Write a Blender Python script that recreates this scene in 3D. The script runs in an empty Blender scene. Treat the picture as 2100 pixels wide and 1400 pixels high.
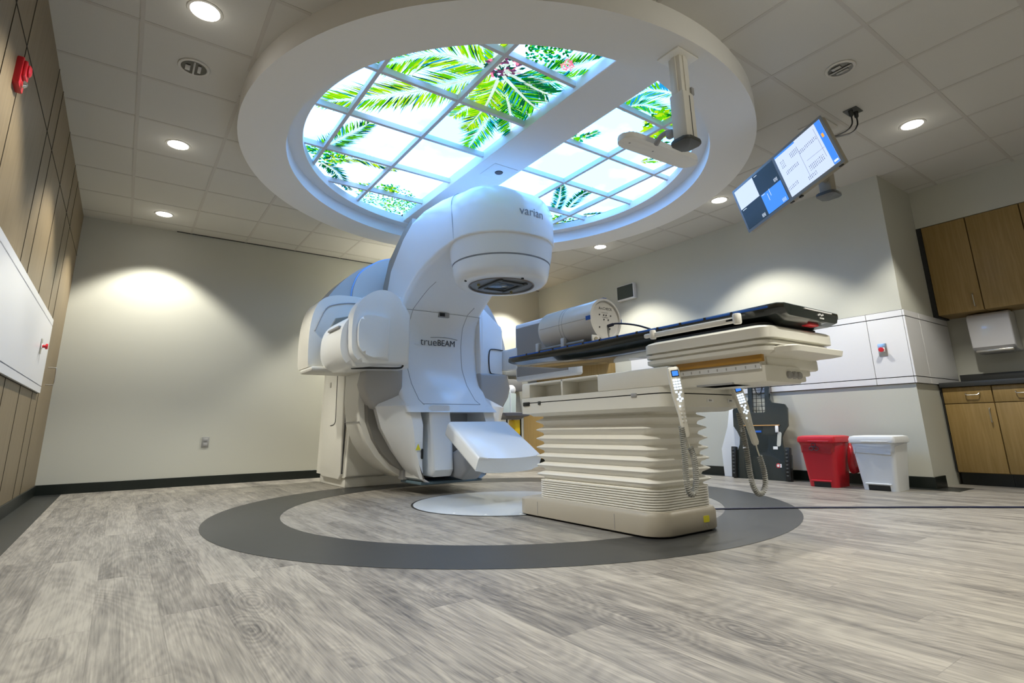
import bpy, bmesh, math, random
from mathutils import Vector, Matrix, Euler
random.seed(7)
PI = math.pi
S = bpy.context.scene
COL = S.collection

# ------------------------------------------------------------------ camera
cam_data = bpy.data.cameras.new('camera')
cam_data.sensor_width = 36.0
cam_data.lens = 1103.39 / 2100 * 36.0
cam_data.shift_y = -87.8 / 2100
cam_data.clip_start = 0.02
cam = bpy.data.objects.new('camera', cam_data); COL.objects.link(cam)
YAW, PITCH, ROLL = 0.6197, 0.2366, -0.0172
_f = Vector((math.sin(YAW)*math.cos(PITCH), math.cos(YAW)*math.cos(PITCH), math.sin(PITCH)))
_r = Vector((math.cos(YAW), -math.sin(YAW), 0)); _u = _r.cross(_f)
_r2 = _r*math.cos(ROLL) + _u*math.sin(ROLL); _u2 = _u*math.cos(ROLL) - _r*math.sin(ROLL)
cam.matrix_world = Matrix(((_r2.x, _u2.x, -_f.x, 0), (_r2.y, _u2.y, -_f.y, 0), (_r2.z, _u2.z, -_f.z, 0.575), (0, 0, 0, 1)))
S.camera = cam

# ------------------------------------------------------------------ world, exposure
world = bpy.data.worlds.new('world'); S.world = world; world.use_nodes = True
world.node_tree.nodes['Background'].inputs[0].default_value = (0.8, 0.8, 0.78, 1)
world.node_tree.nodes['Background'].inputs[1].default_value = 0.05
S.view_settings.view_transform = 'Standard'; S.view_settings.look = 'None'
S.view_settings.gamma = 1.0; S.view_settings.use_curve_mapping = False
S.view_settings.exposure = 0.15
S.cycles.use_denoising = True
S.cycles.max_bounces = 10; S.cycles.diffuse_bounces = 7; S.cycles.glossy_bounces = 3
S.cycles.sample_clamp_indirect = 6.0

H = 2.98                    # ceiling height
XL, XR, YB, YF = -0.63, 5.87, 7.40, -2.2   # left wall, right wall, back wall, wall behind the camera
XA, YA = 7.0, 1.91          # alcove wall, alcove corner
CX, CY = 2.605, 3.81        # isocentre on plan
WARM = (1.0, 0.966, 0.85)
SKY_EMIT = (0.80, 2.3, 5.6)
DOWNLIGHTS = [(0.107, 3.19), (0.107, 5.02), (0.107, 6.84), (5.07, 1.33), (5.07, 3.15), (5.07, 5.0), (5.07, 6.83), (3.0, 6.9),
              (0.107, 1.35), (0.107, -0.6), (5.07, -0.6), (2.6, -0.6), (2.6, 0.75)]  # the last position is an added fill lamp
LAMP_W = 160.0

# ------------------------------------------------------------------ helpers
MATS = {}
def nt_new(name):
    m = bpy.data.materials.new(name); m.use_nodes = True
    nt = m.node_tree; b = nt.nodes['Principled BSDF']
    return m, nt, b
def mat(name, col, rough=0.5, metal=0.0, spec=0.5, noise=0.0, nscale=40, emit=None, es=1.0, coat=0.0, bump=0.0):
    if name in MATS: return MATS[name]
    m, nt, b = nt_new(name)
    c = (*col, 1)
    b.inputs['Roughness'].default_value = rough; b.inputs['Metallic'].default_value = metal
    b.inputs['Specular IOR Level'].default_value = spec
    b.inputs['Coat Weight'].default_value = coat
    tc = nt.nodes.new('ShaderNodeTexCoord')
    n = nt.nodes.new('ShaderNodeTexNoise'); n.inputs['Scale'].default_value = nscale; n.inputs['Detail'].default_value = 3
    nt.links.new(tc.outputs['Object'], n.inputs['Vector'])
    mx = nt.nodes.new('ShaderNodeMixRGB'); mx.blend_type = 'MULTIPLY'
    mx.inputs['Fac'].default_value = max(noise, 0.02)
    mx.inputs['Color1'].default_value = c
    nt.links.new(n.outputs['Fac'], mx.inputs['Color2'])
    nt.links.new(mx.outputs[0], b.inputs['Base Color'])
    if bump > 0:
        bp = nt.nodes.new('ShaderNodeBump'); bp.inputs['Strength'].default_value = bump; bp.inputs['Distance'].default_value = 0.002
        nt.links.new(n.outputs['Fac'], bp.inputs['Height']); nt.links.new(bp.outputs[0], b.inputs['Normal'])
    if emit:
        b.inputs['Emission Color'].default_value = (*emit, 1); b.inputs['Emission Strength'].default_value = es
    MATS[name] = m
    return m

def link(name, me, m=None, parent=None, smooth=None):
    o = bpy.data.objects.new(name, me); COL.objects.link(o)
    if m is not None:
        for mm in (m if isinstance(m, (list, tuple)) else [m]): me.materials.append(mm)
    if parent is not None: o.parent = parent
    if smooth is not None:
        me.polygons.foreach_set('use_smooth', [True]*len(me.polygons))
        me.set_sharp_from_angle(angle=math.radians(smooth))
    return o
def obj(name, bm, m, parent=None, smooth=35):
    bmesh.ops.recalc_face_normals(bm, faces=bm.faces)
    me = bpy.data.meshes.new(name); bm.to_mesh(me); bm.free()
    return link(name, me, m, parent, smooth)
def rawobj(name, bm, m, parent=None, smooth=None):
    me = bpy.data.meshes.new(name); bm.to_mesh(me); bm.free()
    return link(name, me, m, parent, smooth)
def thing(name, label, cat, loc=(0, 0, 0), rotz=0, group=None):
    o = bpy.data.objects.new(name, None); COL.objects.link(o); o.empty_display_size = 0.1
    o.location = loc; o.rotation_euler = (0, 0, rotz); tag(o, label, cat, group); return o
def tag(o, label, cat, group=None):
    o['label'] = label; o['category'] = cat
    if group: o['group'] = group
    return o
def struct(name, bm, m, smooth=None):
    o = rawobj(name, bm, m, None, smooth); o['kind'] = 'structure'; return o
def BM(): return bmesh.new()
def box(bm, c, s, bev=0.0, seg=2, rot=None, mi=0):
    """box centred at c with size s, edges rounded by bev"""
    t = bmesh.new(); bmesh.ops.create_cube(t, size=1)
    bmesh.ops.scale(t, vec=s, verts=t.verts)
    if bev > 0:
        bmesh.ops.bevel(t, geom=t.edges[:], offset=min(bev, min(s)*0.49), segments=seg, profile=0.5, affect='EDGES')
    M = Matrix.Translation(c)
    if rot is not None: M = M @ (rot.to_matrix().to_4x4() if isinstance(rot, Euler) else rot)
    t.transform(M); merge(bm, t, mi); return bm
def merge(bm, t, mi=0):
    vm = {v: bm.verts.new(v.co) for v in t.verts}
    for f in t.faces:
        try:
            nf = bm.faces.new([vm[v] for v in f.verts]); nf.material_index = mi
        except ValueError: pass
    t.free()
def bx(name, lo, hi, m, parent=None, bev=0.0, seg=2, smooth=35):
    bm = BM(); box(bm, [(a+b)/2 for a, b in zip(lo, hi)], [abs(b-a) for a, b in zip(lo, hi)], bev, seg)
    return obj(name, bm, m, parent, smooth)
def rings(bm, R, closed=True, cap=True, mi=0):
    """skin a list of rings (each a list of points)"""
    vs = [[bm.verts.new(p) for p in r] for r in R]
    n = len(vs[0])
    for a, b in zip(vs, vs[1:]):
        for i in range(n if closed else n-1):
            j = (i+1) % n
            f = bm.faces.new((a[i], a[j], b[j], b[i])); f.material_index = mi
    if cap:
        for r in (vs[0], vs[-1]):
            try: bm.faces.new(r).material_index = mi
            except ValueError: pass
    return vs
def lathe(bm, prof, c=(0, 0, 0), n=48, axis='Z', cap=False, mi=0):
    """prof: list of (radius, height)"""
    R = []
    for r, h in prof:
        ring = []
        for i in range(n):
            a = 2*PI*i/n; x, y = r*math.cos(a), r*math.sin(a)
            p = {'Z': (x, y, h), 'Y': (x, h, y), 'X': (h, x, y)}[axis]
            ring.append((c[0]+p[0], c[1]+p[1], c[2]+p[2]))
        R.append(ring)
    rings(bm, R, True, cap, mi)
def prism(bm, pts, a, b, axis='Y', bev=0.0, seg=2, mi=0):
    """polygon pts (2D) extruded from a to b along axis"""
    def P(u, v, w): return {'Y': (u, w, v), 'X': (w, u, v), 'Z': (u, v, w)}[axis]
    t = bmesh.new()
    va = [t.verts.new(P(u, v, a)) for u, v in pts]; vb = [t.verts.new(P(u, v, b)) for u, v in pts]
    n = len(pts)
    fa = t.faces.new(va); fb = t.faces.new(vb)
    for i in range(n): t.faces.new((va[i], va[(i+1) % n], vb[(i+1) % n], vb[i]))
    if bev > 0:
        es = list(set(fa.edges) | set(fb.edges))
        bmesh.ops.bevel(t, geom=es, offset=bev, segments=seg, profile=0.5, affect='EDGES')
    merge(bm, t, mi)
def tube(bm, path, r, n=8, cap=True, mi=0):
    path = [Vector(p) for p in path]; R = []
    up = Vector((0, 0, 1)); prev = None
    for i, p in enumerate(path):
        d = (path[min(i+1, len(path)-1)] - path[max(i-1, 0)])
        if d.length < 1e-9: d = Vector((0, 0, 1))
        d.normalize()
        if prev is None:
            a = d.cross(up)
            if a.length < 1e-3: a = d.cross(Vector((1, 0, 0)))
        else: a = prev - d*prev.dot(d)
        a.normalize(); prev = a; b = d.cross(a)
        rr = r[i] if isinstance(r, (list, tuple)) else r
        R.append([p + rr*(a*math.cos(2*PI*k/n) + b*math.sin(2*PI*k/n)) for k in range(n)])
    rings(bm, R, True, cap, mi)
def catmull(pts, k=8):
    pts = [Vector(p) for p in pts]; out = []
    for i in range(len(pts)-1):
        p0 = pts[max(i-1, 0)]; p1 = pts[i]; p2 = pts[i+1]; p3 = pts[min(i+2, len(pts)-1)]
        for j in range(k):
            t = j/k
            out.append(0.5*((2*p1)+(p2-p0)*t+(2*p0-5*p1+4*p2-p3)*t*t+(3*p1-p0-3*p2+p3)*t**3))
    out.append(pts[-1]); return out
def rrect(hu, hv, r, n=5):
    """rounded rectangle outline, half sizes hu hv; r a radius or four radii (++ , -+ , -- , +-)"""
    if not isinstance(r, (list, tuple)): r = [r]*4
    pts = []
    for k, (su, sv) in enumerate(((1, 1), (-1, 1), (-1, -1), (1, -1))):
        rr = max(min(r[k], hu*0.98, hv*0.98), 1e-4)
        for i in range(n+1):
            a = PI/2*k + PI/2*i/n
            pts.append((su*(hu-rr)+rr*math.cos(a), sv*(hv-rr)+rr*math.sin(a)))
    return pts
def text(name, s, size, loc, rot, m, parent=None, ext=0.0008, align='CENTER', sx=1.0, bold=0.0, shear=0.0, bend=None):
    c = bpy.data.curves.new(name, 'FONT'); c.body = s; c.size = size; c.extrude = ext
    c.align_x = align; c.align_y = 'CENTER'; c.offset = bold; c.shear = shear
    o = bpy.data.objects.new(name, c); COL.objects.link(o)
    bpy.context.view_layer.update()
    me = bpy.data.meshes.new_from_object(o.evaluated_get(bpy.context.evaluated_depsgraph_get()))
    bpy.data.objects.remove(o); bpy.data.curves.remove(c)
    for v in me.vertices: v.co.x *= sx
    if bend:      # wrap round a vertical cylinder: bend = (centre, radius)
        (bcx, bcy, bz), R = bend
        for v in me.vertices:
            a = v.co.x/R; rr = R + v.co.z
            v.co = Vector((bcx + rr*math.sin(a), bcy - rr*math.cos(a), bz + v.co.y))
        return link(name, me, m, parent)
    me.transform(Matrix.Translation(loc) @ rot.to_matrix().to_4x4())
    return link(name, me, m, parent)
FRONT = Euler((PI/2, 0, 0))            # text facing -Y
LEFTW = Euler((PI/2, 0, -PI/2))        # text facing -X

# ------------------------------------------------------------------ materials
M_WALL = mat('wall_paint', (0.515, 0.515, 0.458), 0.75, noise=0.04, nscale=120, spec=0.3)
M_CEIL = mat('ceiling_tile', (0.60, 0.59, 0.555), 0.9, noise=0.10, nscale=260, bump=0.25, spec=0.15)
M_BAR = mat('ceiling_bar', (0.50, 0.48, 0.45), 0.6, spec=0.3)
M_RING = mat('soffit_paint', (0.78, 0.77, 0.74), 0.7, spec=0.3)
M_BASE = mat('baseboard_rubber', (0.006, 0.010, 0.008), 0.35)
M_LAM = mat('white_laminate', (0.72, 0.72, 0.74), 0.3)
M_REVEAL = mat('dark_reveal', (0.012, 0.012, 0.012), 0.6)
M_WHITE = mat('machine_white', (0.85, 0.86, 0.85), 0.28, coat=0.25)
M_BEIGE = mat('machine_beige', (0.77, 0.755, 0.69), 0.42)
M_BEIGE2 = mat('couch_base_beige', (0.42, 0.38, 0.31), 0.45)
M_BELLOW = mat('bellows_cream', (0.86, 0.845, 0.79), 0.6)
M_DARK = mat('dark_gap', (0.015, 0.016, 0.017), 0.6)
M_GREYM = mat('grey_cover', (0.33, 0.33, 0.33), 0.5)
M_STEEL = mat('brushed_steel', (0.62, 0.60, 0.56), 0.28, metal=1.0)
M_CHROME = mat('chrome', (0.8, 0.8, 0.8), 0.08, metal=1.0)
M_CARBON = mat('carbon_black', (0.016, 0.022, 0.020), 0.22, coat=0.6, noise=0.2)
M_BLACK = mat('black_plastic', (0.01, 0.011, 0.01), 0.4)
M_RED = mat('red_plastic', (0.55, 0.015, 0.025), 0.35)
M_REDBAG = mat('red_bag', (0.42, 0.02, 0.025), 0.22)
M_BINW = mat('white_plastic', (0.72, 0.74, 0.76), 0.35)
M_TOP = mat('dark_worktop', (0.045, 0.047, 0.047), 0.4, noise=0.4, nscale=200)
M_BLUE = mat('blue_tape', (0.01, 0.10, 0.45), 0.5)
M_BLUECOVER = mat('blue_strip', (0.25, 0.50, 0.95), 0.4)
M_YEL = mat('yellow_label', (0.75, 0.68, 0.02), 0.5)
M_LOGO = mat('logo_dark', (0.05, 0.05, 0.055), 0.5)
M_LABELW = mat('label_white', (0.8, 0.8, 0.8), 0.5)
M_PHAN = mat('phantom_acrylic', (0.74, 0.72, 0.68), 0.25)
M_ORANGE = mat('amber_wood_strip', (0.42, 0.22, 0.03), 0.35)
M_TAPEW = mat('scale_white', (0.66, 0.67, 0.68), 0.3)
M_GREYFRAME = mat('monitor_bezel', (0.24, 0.26, 0.27), 0.4)
M_MONSIDE = mat('monitor_case', (0.30, 0.27, 0.21), 0.5)
M_DGREY = mat('dark_grey_cap', (0.06, 0.065, 0.062), 0.45)
M_GREENGLASS = mat('glove_box_clear', (0.62, 0.70, 0.64), 0.2)
M_CABLE = mat('navy_cable', (0.006, 0.010, 0.04), 0.5)
M_COIL = mat('coiled_cord', (0.30, 0.30, 0.28), 0.5)
M_LIT = mat('lamp_lens', (1, 1, 1), 0.5, emit=(1.0, 0.97, 0.93), es=9.0)
M_UNLIT = mat('lamp_reflector', (0.10, 0.095, 0.085), 0.2, metal=0.8)
M_RIM = mat('lamp_trim', (0.6, 0.58, 0.54), 0.4)
M_DISC = mat('turntable_disc', (0.50, 0.53, 0.55), 0.3)
M_BTN = mat('lit_buttons', (0.7, 0.8, 1.0), 0.4, emit=(0.65, 0.8, 1.0), es=1.3)
M_LCD = mat('lcd_blue', (0.02, 0.1, 0.5), 0.3, emit=(0.05, 0.25, 0.9), es=0.9)
M_SCRW = mat('screen_white', (0.1, 0.1, 0.1), 0.3, emit=(0.60, 0.70, 0.92), es=1.0)
M_SCRB = mat('screen_blue', (0.02, 0.05, 0.1), 0.3, emit=(0.05, 0.24, 0.85), es=1.0)
M_SCRK = mat('screen_dark', (0.01, 0.014, 0.016), 0.25, emit=(0.010, 0.017, 0.02), es=1.0)
M_SCRO = mat('screen_orange', (0.1, 0.05, 0.0), 0.3, emit=(0.95, 0.40, 0.03), es=1.0)
M_SCRT = mat('screen_text', (0.02, 0.02, 0.05), 0.3, emit=(0.10, 0.12, 0.22), es=1.0)
M_SCRTL = mat('screen_text_light', (0.2, 0.2, 0.2), 0.3, emit=(0.7, 0.78, 0.9), es=1.0)
M_MULL = mat('mullion_paint', (0.60, 0.60, 0.60), 0.5)

def wood_mat(name, c1, c2, axis, scale=1.0, rough=0.45):
    m, nt, b = nt_new(name)
    tc = nt.nodes.new('ShaderNodeTexCoord'); mp = nt.nodes.new('ShaderNodeMapping')
    sc = [26*scale]*3; sc[axis] = 1.4*scale; mp.inputs['Scale'].default_value = sc
    n = nt.nodes.new('ShaderNodeTexNoise'); n.inputs['Scale'].default_value = 2.0; n.inputs['Detail'].default_value = 6; n.inputs['Distortion'].default_value = 0.6
    r = nt.nodes.new('ShaderNodeValToRGB'); r.color_ramp.elements[0].position = 0.3; r.color_ramp.elements[1].position = 0.72
    r.color_ramp.elements[0].color = (*c1, 1); r.color_ramp.elements[1].color = (*c2, 1)
    nt.links.new(tc.outputs['Object'], mp.inputs[0]); nt.links.new(mp.outputs[0], n.inputs['Vector'])
    nt.links.new(n.outputs['Fac'], r.inputs[0]); nt.links.new(r.outputs[0], b.inputs['Base Color'])
    b.inputs['Roughness'].default_value = rough; b.inputs['Specular IOR Level'].default_value = 0.35
    return m
M_WOODL = wood_mat('maple_wall_laminate', (0.185, 0.140, 0.082), (0.250, 0.192, 0.115), 2)
M_WOODC = wood_mat('maple_cabinet_laminate', (0.25, 0.165, 0.055), (0.33, 0.22, 0.085), 2)

def floor_mat():
    m, nt, b = nt_new('plank_floor')
    N = nt.nodes.new; L = nt.links.new
    def math_(op, a, b_=None, c=None):
        n = N('ShaderNodeMath'); n.operation = op
        for i, v in enumerate((a, b_, c)):
            if v is None: continue
            if isinstance(v, (int, float)): n.inputs[i].default_value = v
            else: L(v, n.inputs[i])
        return n.outputs[0]
    tc = N('ShaderNodeTexCoord'); sp = N('ShaderNodeSeparateXYZ'); L(tc.outputs['Object'], sp.inputs[0])
    X, Y = sp.outputs[0], sp.outputs[1]
    PW, PL = 0.18, 1.22
    px = math_('DIVIDE', X, PW); ix = math_('FLOOR', px)
    wn = N('ShaderNodeTexWhiteNoise'); wn.noise_dimensions = '1D'; L(ix, wn.inputs['W'])
    py = math_('ADD', math_('DIVIDE', Y, PL), wn.outputs['Value']); iy = math_('FLOOR', py)
    cmb = N('ShaderNodeCombineXYZ'); L(ix, cmb.inputs[0]); L(iy, cmb.inputs[1])
    pid = N('ShaderNodeTexWhiteNoise'); pid.noise_dimensions = '3D'; L(cmb.outputs[0], pid.inputs['Vector'])
    # per plank offset of the grain
    off = N('ShaderNodeVectorMath'); off.operation = 'SCALE'; L(pid.outputs['Color'], off.inputs[0]); off.inputs['Scale'].default_value = 37.0
    add = N('ShaderNodeVectorMath'); add.operation = 'ADD'; L(tc.outputs['Object'], add.inputs[0]); L(off.outputs[0], add.inputs[1])
    mp = N('ShaderNodeMapping'); mp.inputs['Scale'].default_value = (11.0, 1.5, 1); L(add.outputs[0], mp.inputs[0])
    n1 = N('ShaderNodeTexNoise'); n1.inputs['Scale'].default_value = 1.3; n1.inputs['Detail'].default_value = 5; n1.inputs['Roughness'].default_value = 0.62; n1.inputs['Distortion'].default_value = 0.5
    L(mp.outputs[0], n1.inputs['Vector'])
    # cathedral figure: contour lines of a smooth stretched field
    mpw = N('ShaderNodeMapping'); mpw.inputs['Scale'].default_value = (5.0, 1.6, 1); L(add.outputs[0], mpw.inputs[0])
    nw = N('ShaderNodeTexNoise'); nw.inputs['Scale'].default_value = 0.9; nw.inputs['Detail'].default_value = 0.0; L(mpw.outputs[0], nw.inputs['Vector'])
    rg = math_('SINE', math_('MULTIPLY', nw.outputs['Fac'], 95.0))
    mp2 = N('ShaderNodeMapping'); mp2.inputs['Scale'].default_value = (110.0, 3.6, 1); L(add.outputs[0], mp2.inputs[0])
    n2 = N('ShaderNodeTexNoise'); n2.inputs['Scale'].default_value = 1.6; n2.inputs['Detail'].default_value = 3; L(mp2.outputs[0], n2.inputs['Vector'])
    v = math_('ADD', math_('MULTIPLY', n1.outputs['Fac'], 0.85), math_('MULTIPLY', n2.outputs['Fac'], 0.55))
    v = math_('ADD', v, math_('MULTIPLY', rg, 0.034))
    v = math_('ADD', v, math_('MULTIPLY', math_('SUBTRACT', pid.outputs['Value'], 0.5), 0.16))
    # knots with growth rings
    mpk = N('ShaderNodeMapping'); mpk.inputs['Scale'].default_value = (4.6, 1.9, 1); L(add.outputs[0], mpk.inputs[0])
    nk = N('ShaderNodeTexNoise'); nk.inputs['Scale'].default_value = 2.2; nk.inputs['Detail'].default_value = 2; L(mpk.outputs[0], nk.inputs['Vector'])
    vk = N('ShaderNodeTexVoronoi'); vk.inputs['Scale'].default_value = 0.62; L(mpk.outputs[0], vk.inputs['Vector'])
    dk = math_('ADD', vk.outputs['Distance'], math_('MULTIPLY', math_('SUBTRACT', nk.outputs['Fac'], 0.5), 0.16))
    mk = math_('MAXIMUM', math_('SUBTRACT', 1.0, math_('DIVIDE', dk, 0.42)), 0.0)
    rk = math_('SINE', math_('MULTIPLY', dk, 150.0))
    v = math_('ADD', v, math_('MULTIPLY', math_('MULTIPLY', rk, mk), 0.085))
    v = math_('SUBTRACT', v, math_('MULTIPLY', math_('MULTIPLY', mk, mk), 0.16))
    r = N('ShaderNodeValToRGB'); cr = r.color_ramp
    cr.elements[0].position = 0.40; cr.elements[0].color = (0.085, 0.079, 0.074, 1)
    cr.elements[1].position = 0.88; cr.elements[1].color = (0.335, 0.312, 0.272, 1)
    e = cr.elements.new(0.60); e.color = (0.182, 0.169, 0.151, 1)
    L(v, r.inputs[0])
    # seams
    fx = math_('FRACT', px); fy = math_('FRACT', py)
    sx = math_('LESS_THAN', math_('MINIMUM', fx, math_('SUBTRACT', 1.0, fx)), 0.006)
    sy = math_('LESS_THAN', math_('MINIMUM', fy, math_('SUBTRACT', 1.0, fy)), 0.0009)
    seam = math_('MULTIPLY', math_('MAXIMUM', sx, sy), 0.35)
    mx = N('ShaderNodeMixRGB'); L(seam, mx.inputs['Fac']); L(r.outputs[0], mx.inputs['Color1']); mx.inputs['Color2'].default_value = (0.10, 0.09, 0.08, 1)
    L(mx.outputs[0], b.inputs['Base Color'])
    b.inputs['Roughness'].default_value = 0.40; b.inputs['Specular IOR Level'].default_value = 0.4
    bp = N('ShaderNodeBump'); bp.inputs['Strength'].default_value = 0.12; bp.inputs['Distance'].default_value = 0.001
    L(v, bp.inputs['Height']); L(bp.outputs[0], b.inputs['Normal'])
    return m
M_FLOOR = floor_mat()
M_BAND = mat('charcoal_vinyl', (0.036, 0.037, 0.036), 0.42, noise=0.25, nscale=14)
M_STRIP = mat('dark_border_vinyl', (0.018, 0.021, 0.020), 0.42, noise=0.25, nscale=14)

def sky_mat():
    m = bpy.data.materials.new('backlit_sky_print'); m.use_nodes = True
    nt = m.node_tree; nt.nodes.clear(); N = nt.nodes.new; L = nt.links.new
    out = N('ShaderNodeOutputMaterial'); em = N('ShaderNodeEmission'); tc = N('ShaderNodeTexCoord')
    n = N('ShaderNodeTexNoise'); n.inputs['Scale'].default_value = 1.5; n.inputs['Detail'].default_value = 6
    L(tc.outputs['Object'], n.inputs['Vector'])
    r = N('ShaderNodeValToRGB'); r.color_ramp.elements[0].position = 0.45; r.color_ramp.elements[1].position = 0.62
    r.color_ramp.elements[0].color = (*[c/5.6 for c in SKY_EMIT], 1); r.color_ramp.elements[1].color = (1.3/5.6, 2.3/5.6, 0.85, 1)
    L(n.outputs['Fac'], r.inputs[0]); L(r.outputs[0], em.inputs[0]); em.inputs[1].default_value = 5.6
    L(em.outputs[0], out.inputs[0]); return m
M_SKY = sky_mat()
def leaf_mat(name, col):
    m = bpy.data.materials.new(name); m.use_nodes = True
    nt = m.node_tree; nt.nodes.clear(); N = nt.nodes.new; L = nt.links.new
    out = N('ShaderNodeOutputMaterial'); em = N('ShaderNodeEmission'); tc = N('ShaderNodeTexCoord')
    n = N('ShaderNodeTexNoise'); n.inputs['Scale'].default_value = 9; L(tc.outputs['Object'], n.inputs['Vector'])
    mx = N('ShaderNodeMixRGB'); mx.blend_type = 'MULTIPLY'; mx.inputs['Fac'].default_value = 0.55
    mx.inputs['Color1'].default_value = (*col, 1); L(n.outputs['Fac'], mx.inputs['Color2'])
    L(mx.outputs[0], em.inputs[0]); em.inputs[1].default_value = 1.45; L(em.outputs[0], out.inputs[0])
    m.cycles.emission_sampling = 'NONE'; return m
LEAVES = [leaf_mat('leaf_bright', (0.13, 0.62, 0.005)), leaf_mat('leaf_yellow', (0.45, 0.75, 0.01)), leaf_mat('leaf_deep', (0.003, 0.17, 0.015)),
          leaf_mat('leaf_teal', (0.003, 0.38, 0.19)), leaf_mat('leaf_shadow', (0.004, 0.08, 0.05)), leaf_mat('leaf_rib', (0.65, 0.85, 0.75)),
          leaf_mat('blossom_pink', (0.95, 0.25, 0.40)), leaf_mat('husk_purple', (0.16, 0.05, 0.13)), leaf_mat('leaf_blue', (0.02, 0.35, 0.75))]

# ------------------------------------------------------------------ room shell
def quad(bm, pts, mi=0):
    f = bm.faces.new([bm.verts.new(p) for p in pts]); f.material_index = mi; return f
bm = BM(); quad(bm, [(XL, YF, 0), (XA, YF, 0), (XA, YB, 0), (XL, YB, 0)]); struct('floor', bm, M_FLOOR)
def annulus(r0, r1, z, n=128):
    bm = BM()
    A = [(CX+r0*math.cos(2*PI*i/n), CY+r0*math.sin(2*PI*i/n), z) for i in range(n)]
    B = [(CX+r1*math.cos(2*PI*i/n), CY+r1*math.sin(2*PI*i/n), z) for i in range(n)]
    rings(bm, [A, B], True, False); return bm
bm = annulus(1.67, 2.147, 0.0015); bmesh.ops.recalc_face_normals(bm, faces=bm.faces); struct('trim_1', bm, M_BAND)
bm = BM(); box(bm, (XL+0.11, (YF+YB)/2, 0.0006), (0.22, YB-YF, 0.0012)); struct('trim_2', bm, M_STRIP)
bm = BM(); box(bm, (XR-0.06, (YB+YA-0.2)/2, 0.0006), (0.12, YB-YA+0.2, 0.0012)); box(bm, ((XR+6.12)/2, YA-0.1, 0.0006), (6.12-XR, 0.2, 0.0012)); struct('trim_3', bm, M_STRIP)

bm = BM(); quad(bm, [(XL, YB, 0), (XR, YB, 0), (XR, YB, H), (XL, YB, H)]); struct('wall_back', bm, M_WALL)
bm = BM(); quad(bm, [(XL, YF, 0), (XL, YB, 0), (XL, YB, H), (XL, YF, H)]); struct('wall_left', bm, M_WOODL)
bm = BM(); quad(bm, [(XR, YB, 0), (XR, YA, 0), (XR, YA, H), (XR, YB, H)])
quad(bm, [(XR, YA, 0), (XA, YA, 0), (XA, YA, H), (XR, YA, H)]); quad(bm, [(XA, YA, 0), (XA, YF, 0), (XA, YF, H), (XA, YA, H)])
struct('wall_right', bm, M_WALL)
bm = BM(); quad(bm, [(XA, YF, 0), (XL, YF, 0), (XL, YF, H), (XA, YF, H)]); struct('wall_front', bm, M_WALL)

# wood wall joints (thin dark reveals set in the laminate)
bm = BM()
def vline(y): box(bm, (XL+0.0015, y, H/2), (0.003, 0.0022, H))
for yj in (-1.2, 0.0, 1.2, 1.85, 2.4, 3.0, 3.35, 4.32, 4.62, 5.27, 5.95, 6.35): vline(yj)
for zz in (2.515,): box(bm, (XL+0.0015, (YF+YB)/2, zz), (0.003, YB-YF, 0.004))
struct('trim_4', bm, mat('panel_joint', (0.035, 0.026, 0.015), 0.7))

# ceiling with round opening
RH = 2.12; n = 128
bm = BM(); inner = []; outer = []
for i in range(n):
    a = 2*PI*i/n; ca, sa = math.cos(a), math.sin(a)
    inner.append((CX+RH*ca, CY+RH*sa, H))
    # ray to the rectangle border
    tx = ((XA-CX)/ca if ca > 0 else (XL-CX)/ca) if abs(ca) > 1e-6 else 1e9
    ty = ((YB-CY)/sa if sa > 0 else (YF-CY)/sa) if abs(sa) > 1e-6 else 1e9
    t = min(tx, ty); outer.append((CX+t*ca, CY+t*sa, H))
rings(bm, [inner, outer], True, False)
for cxx, cyy in ((XL, YF), (XL, YB), (XA, YF), (XA, YB)):   # the four corners
    best = sorted(range(n), key=lambda i: (outer[i][0]-cxx)**2+(outer[i][1]-cyy)**2)[:2]
    p, q = outer[best[0]], outer[best[1]]
    quad(bm, [p, q, (cxx, cyy, H)])
for f in bm.faces:
    f.normal_update()
    if f.normal.z > 0: f.normal_flip()
ceil = struct('ceiling', bm, M_CEIL)
GX0, GY0, GP, GPY = -0.19, 3.485, 0.6115, 0.611
bm = BM()
def bar(x0, y0, x1, y1, w=0.024):
    box(bm, ((x0+x1)/2, (y0+y1)/2, H-(0.0015 if x0 == x1 else 0.0012)), (abs(x1-x0)+(w if x1 == x0 else 0), abs(y1-y0)+(w if y1 == y0 else 0), 0.003 if x0 == x1 else 0.0024))
def clip(a, lo, hi, c0, cc, R):
    d = a-c0
    if abs(d) >= R: return [(lo, hi)]
    h = math.sqrt(R*R-d*d); return [(lo, cc-h), (cc+h, hi)]
for k in range(0, 13):
    x = GX0+k*GP
    if x < XA:
        for a, b in clip(x, YF if x > XR else YF, YB if x < XR else YA, CX, CY, 2.19): bar(x, a, x, b)
for k in range(-10, 8):
    y = GY0+k*GPY
    if YF < y < YB:
        for a, b in clip(y, XL, XR if y > YA else XA, CY, CX, 2.19): bar(a, y, b, y)
g = rawobj('ceiling_grid', bm, M_BAR, ceil)
# shadow gaps at the wall edge
bm = BM(); box(bm, ((XL+0.9+XR)/2, YB-0.012, H-0.002), (XR-XL-0.9, 0.022, 0.006)); rawobj('shadow_gap', bm, M_REVEAL, ceil)

# soffit ring : outer face, bottom, step, ledge
bm = BM()
prof = [(2.19, H+0.01), (2.19, 2.812), (1.842, 2.812), (1.842, 2.93), (1.725, 2.93), (1.725, 3.005)]
lathe(bm, prof, (CX, CY, 0), 160)
bmesh.ops.recalc_face_normals(bm, faces=bm.faces)
ring = struct('ceiling_ring', bm, M_RING, 30)
ring.name = 'trim_5'
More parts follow.
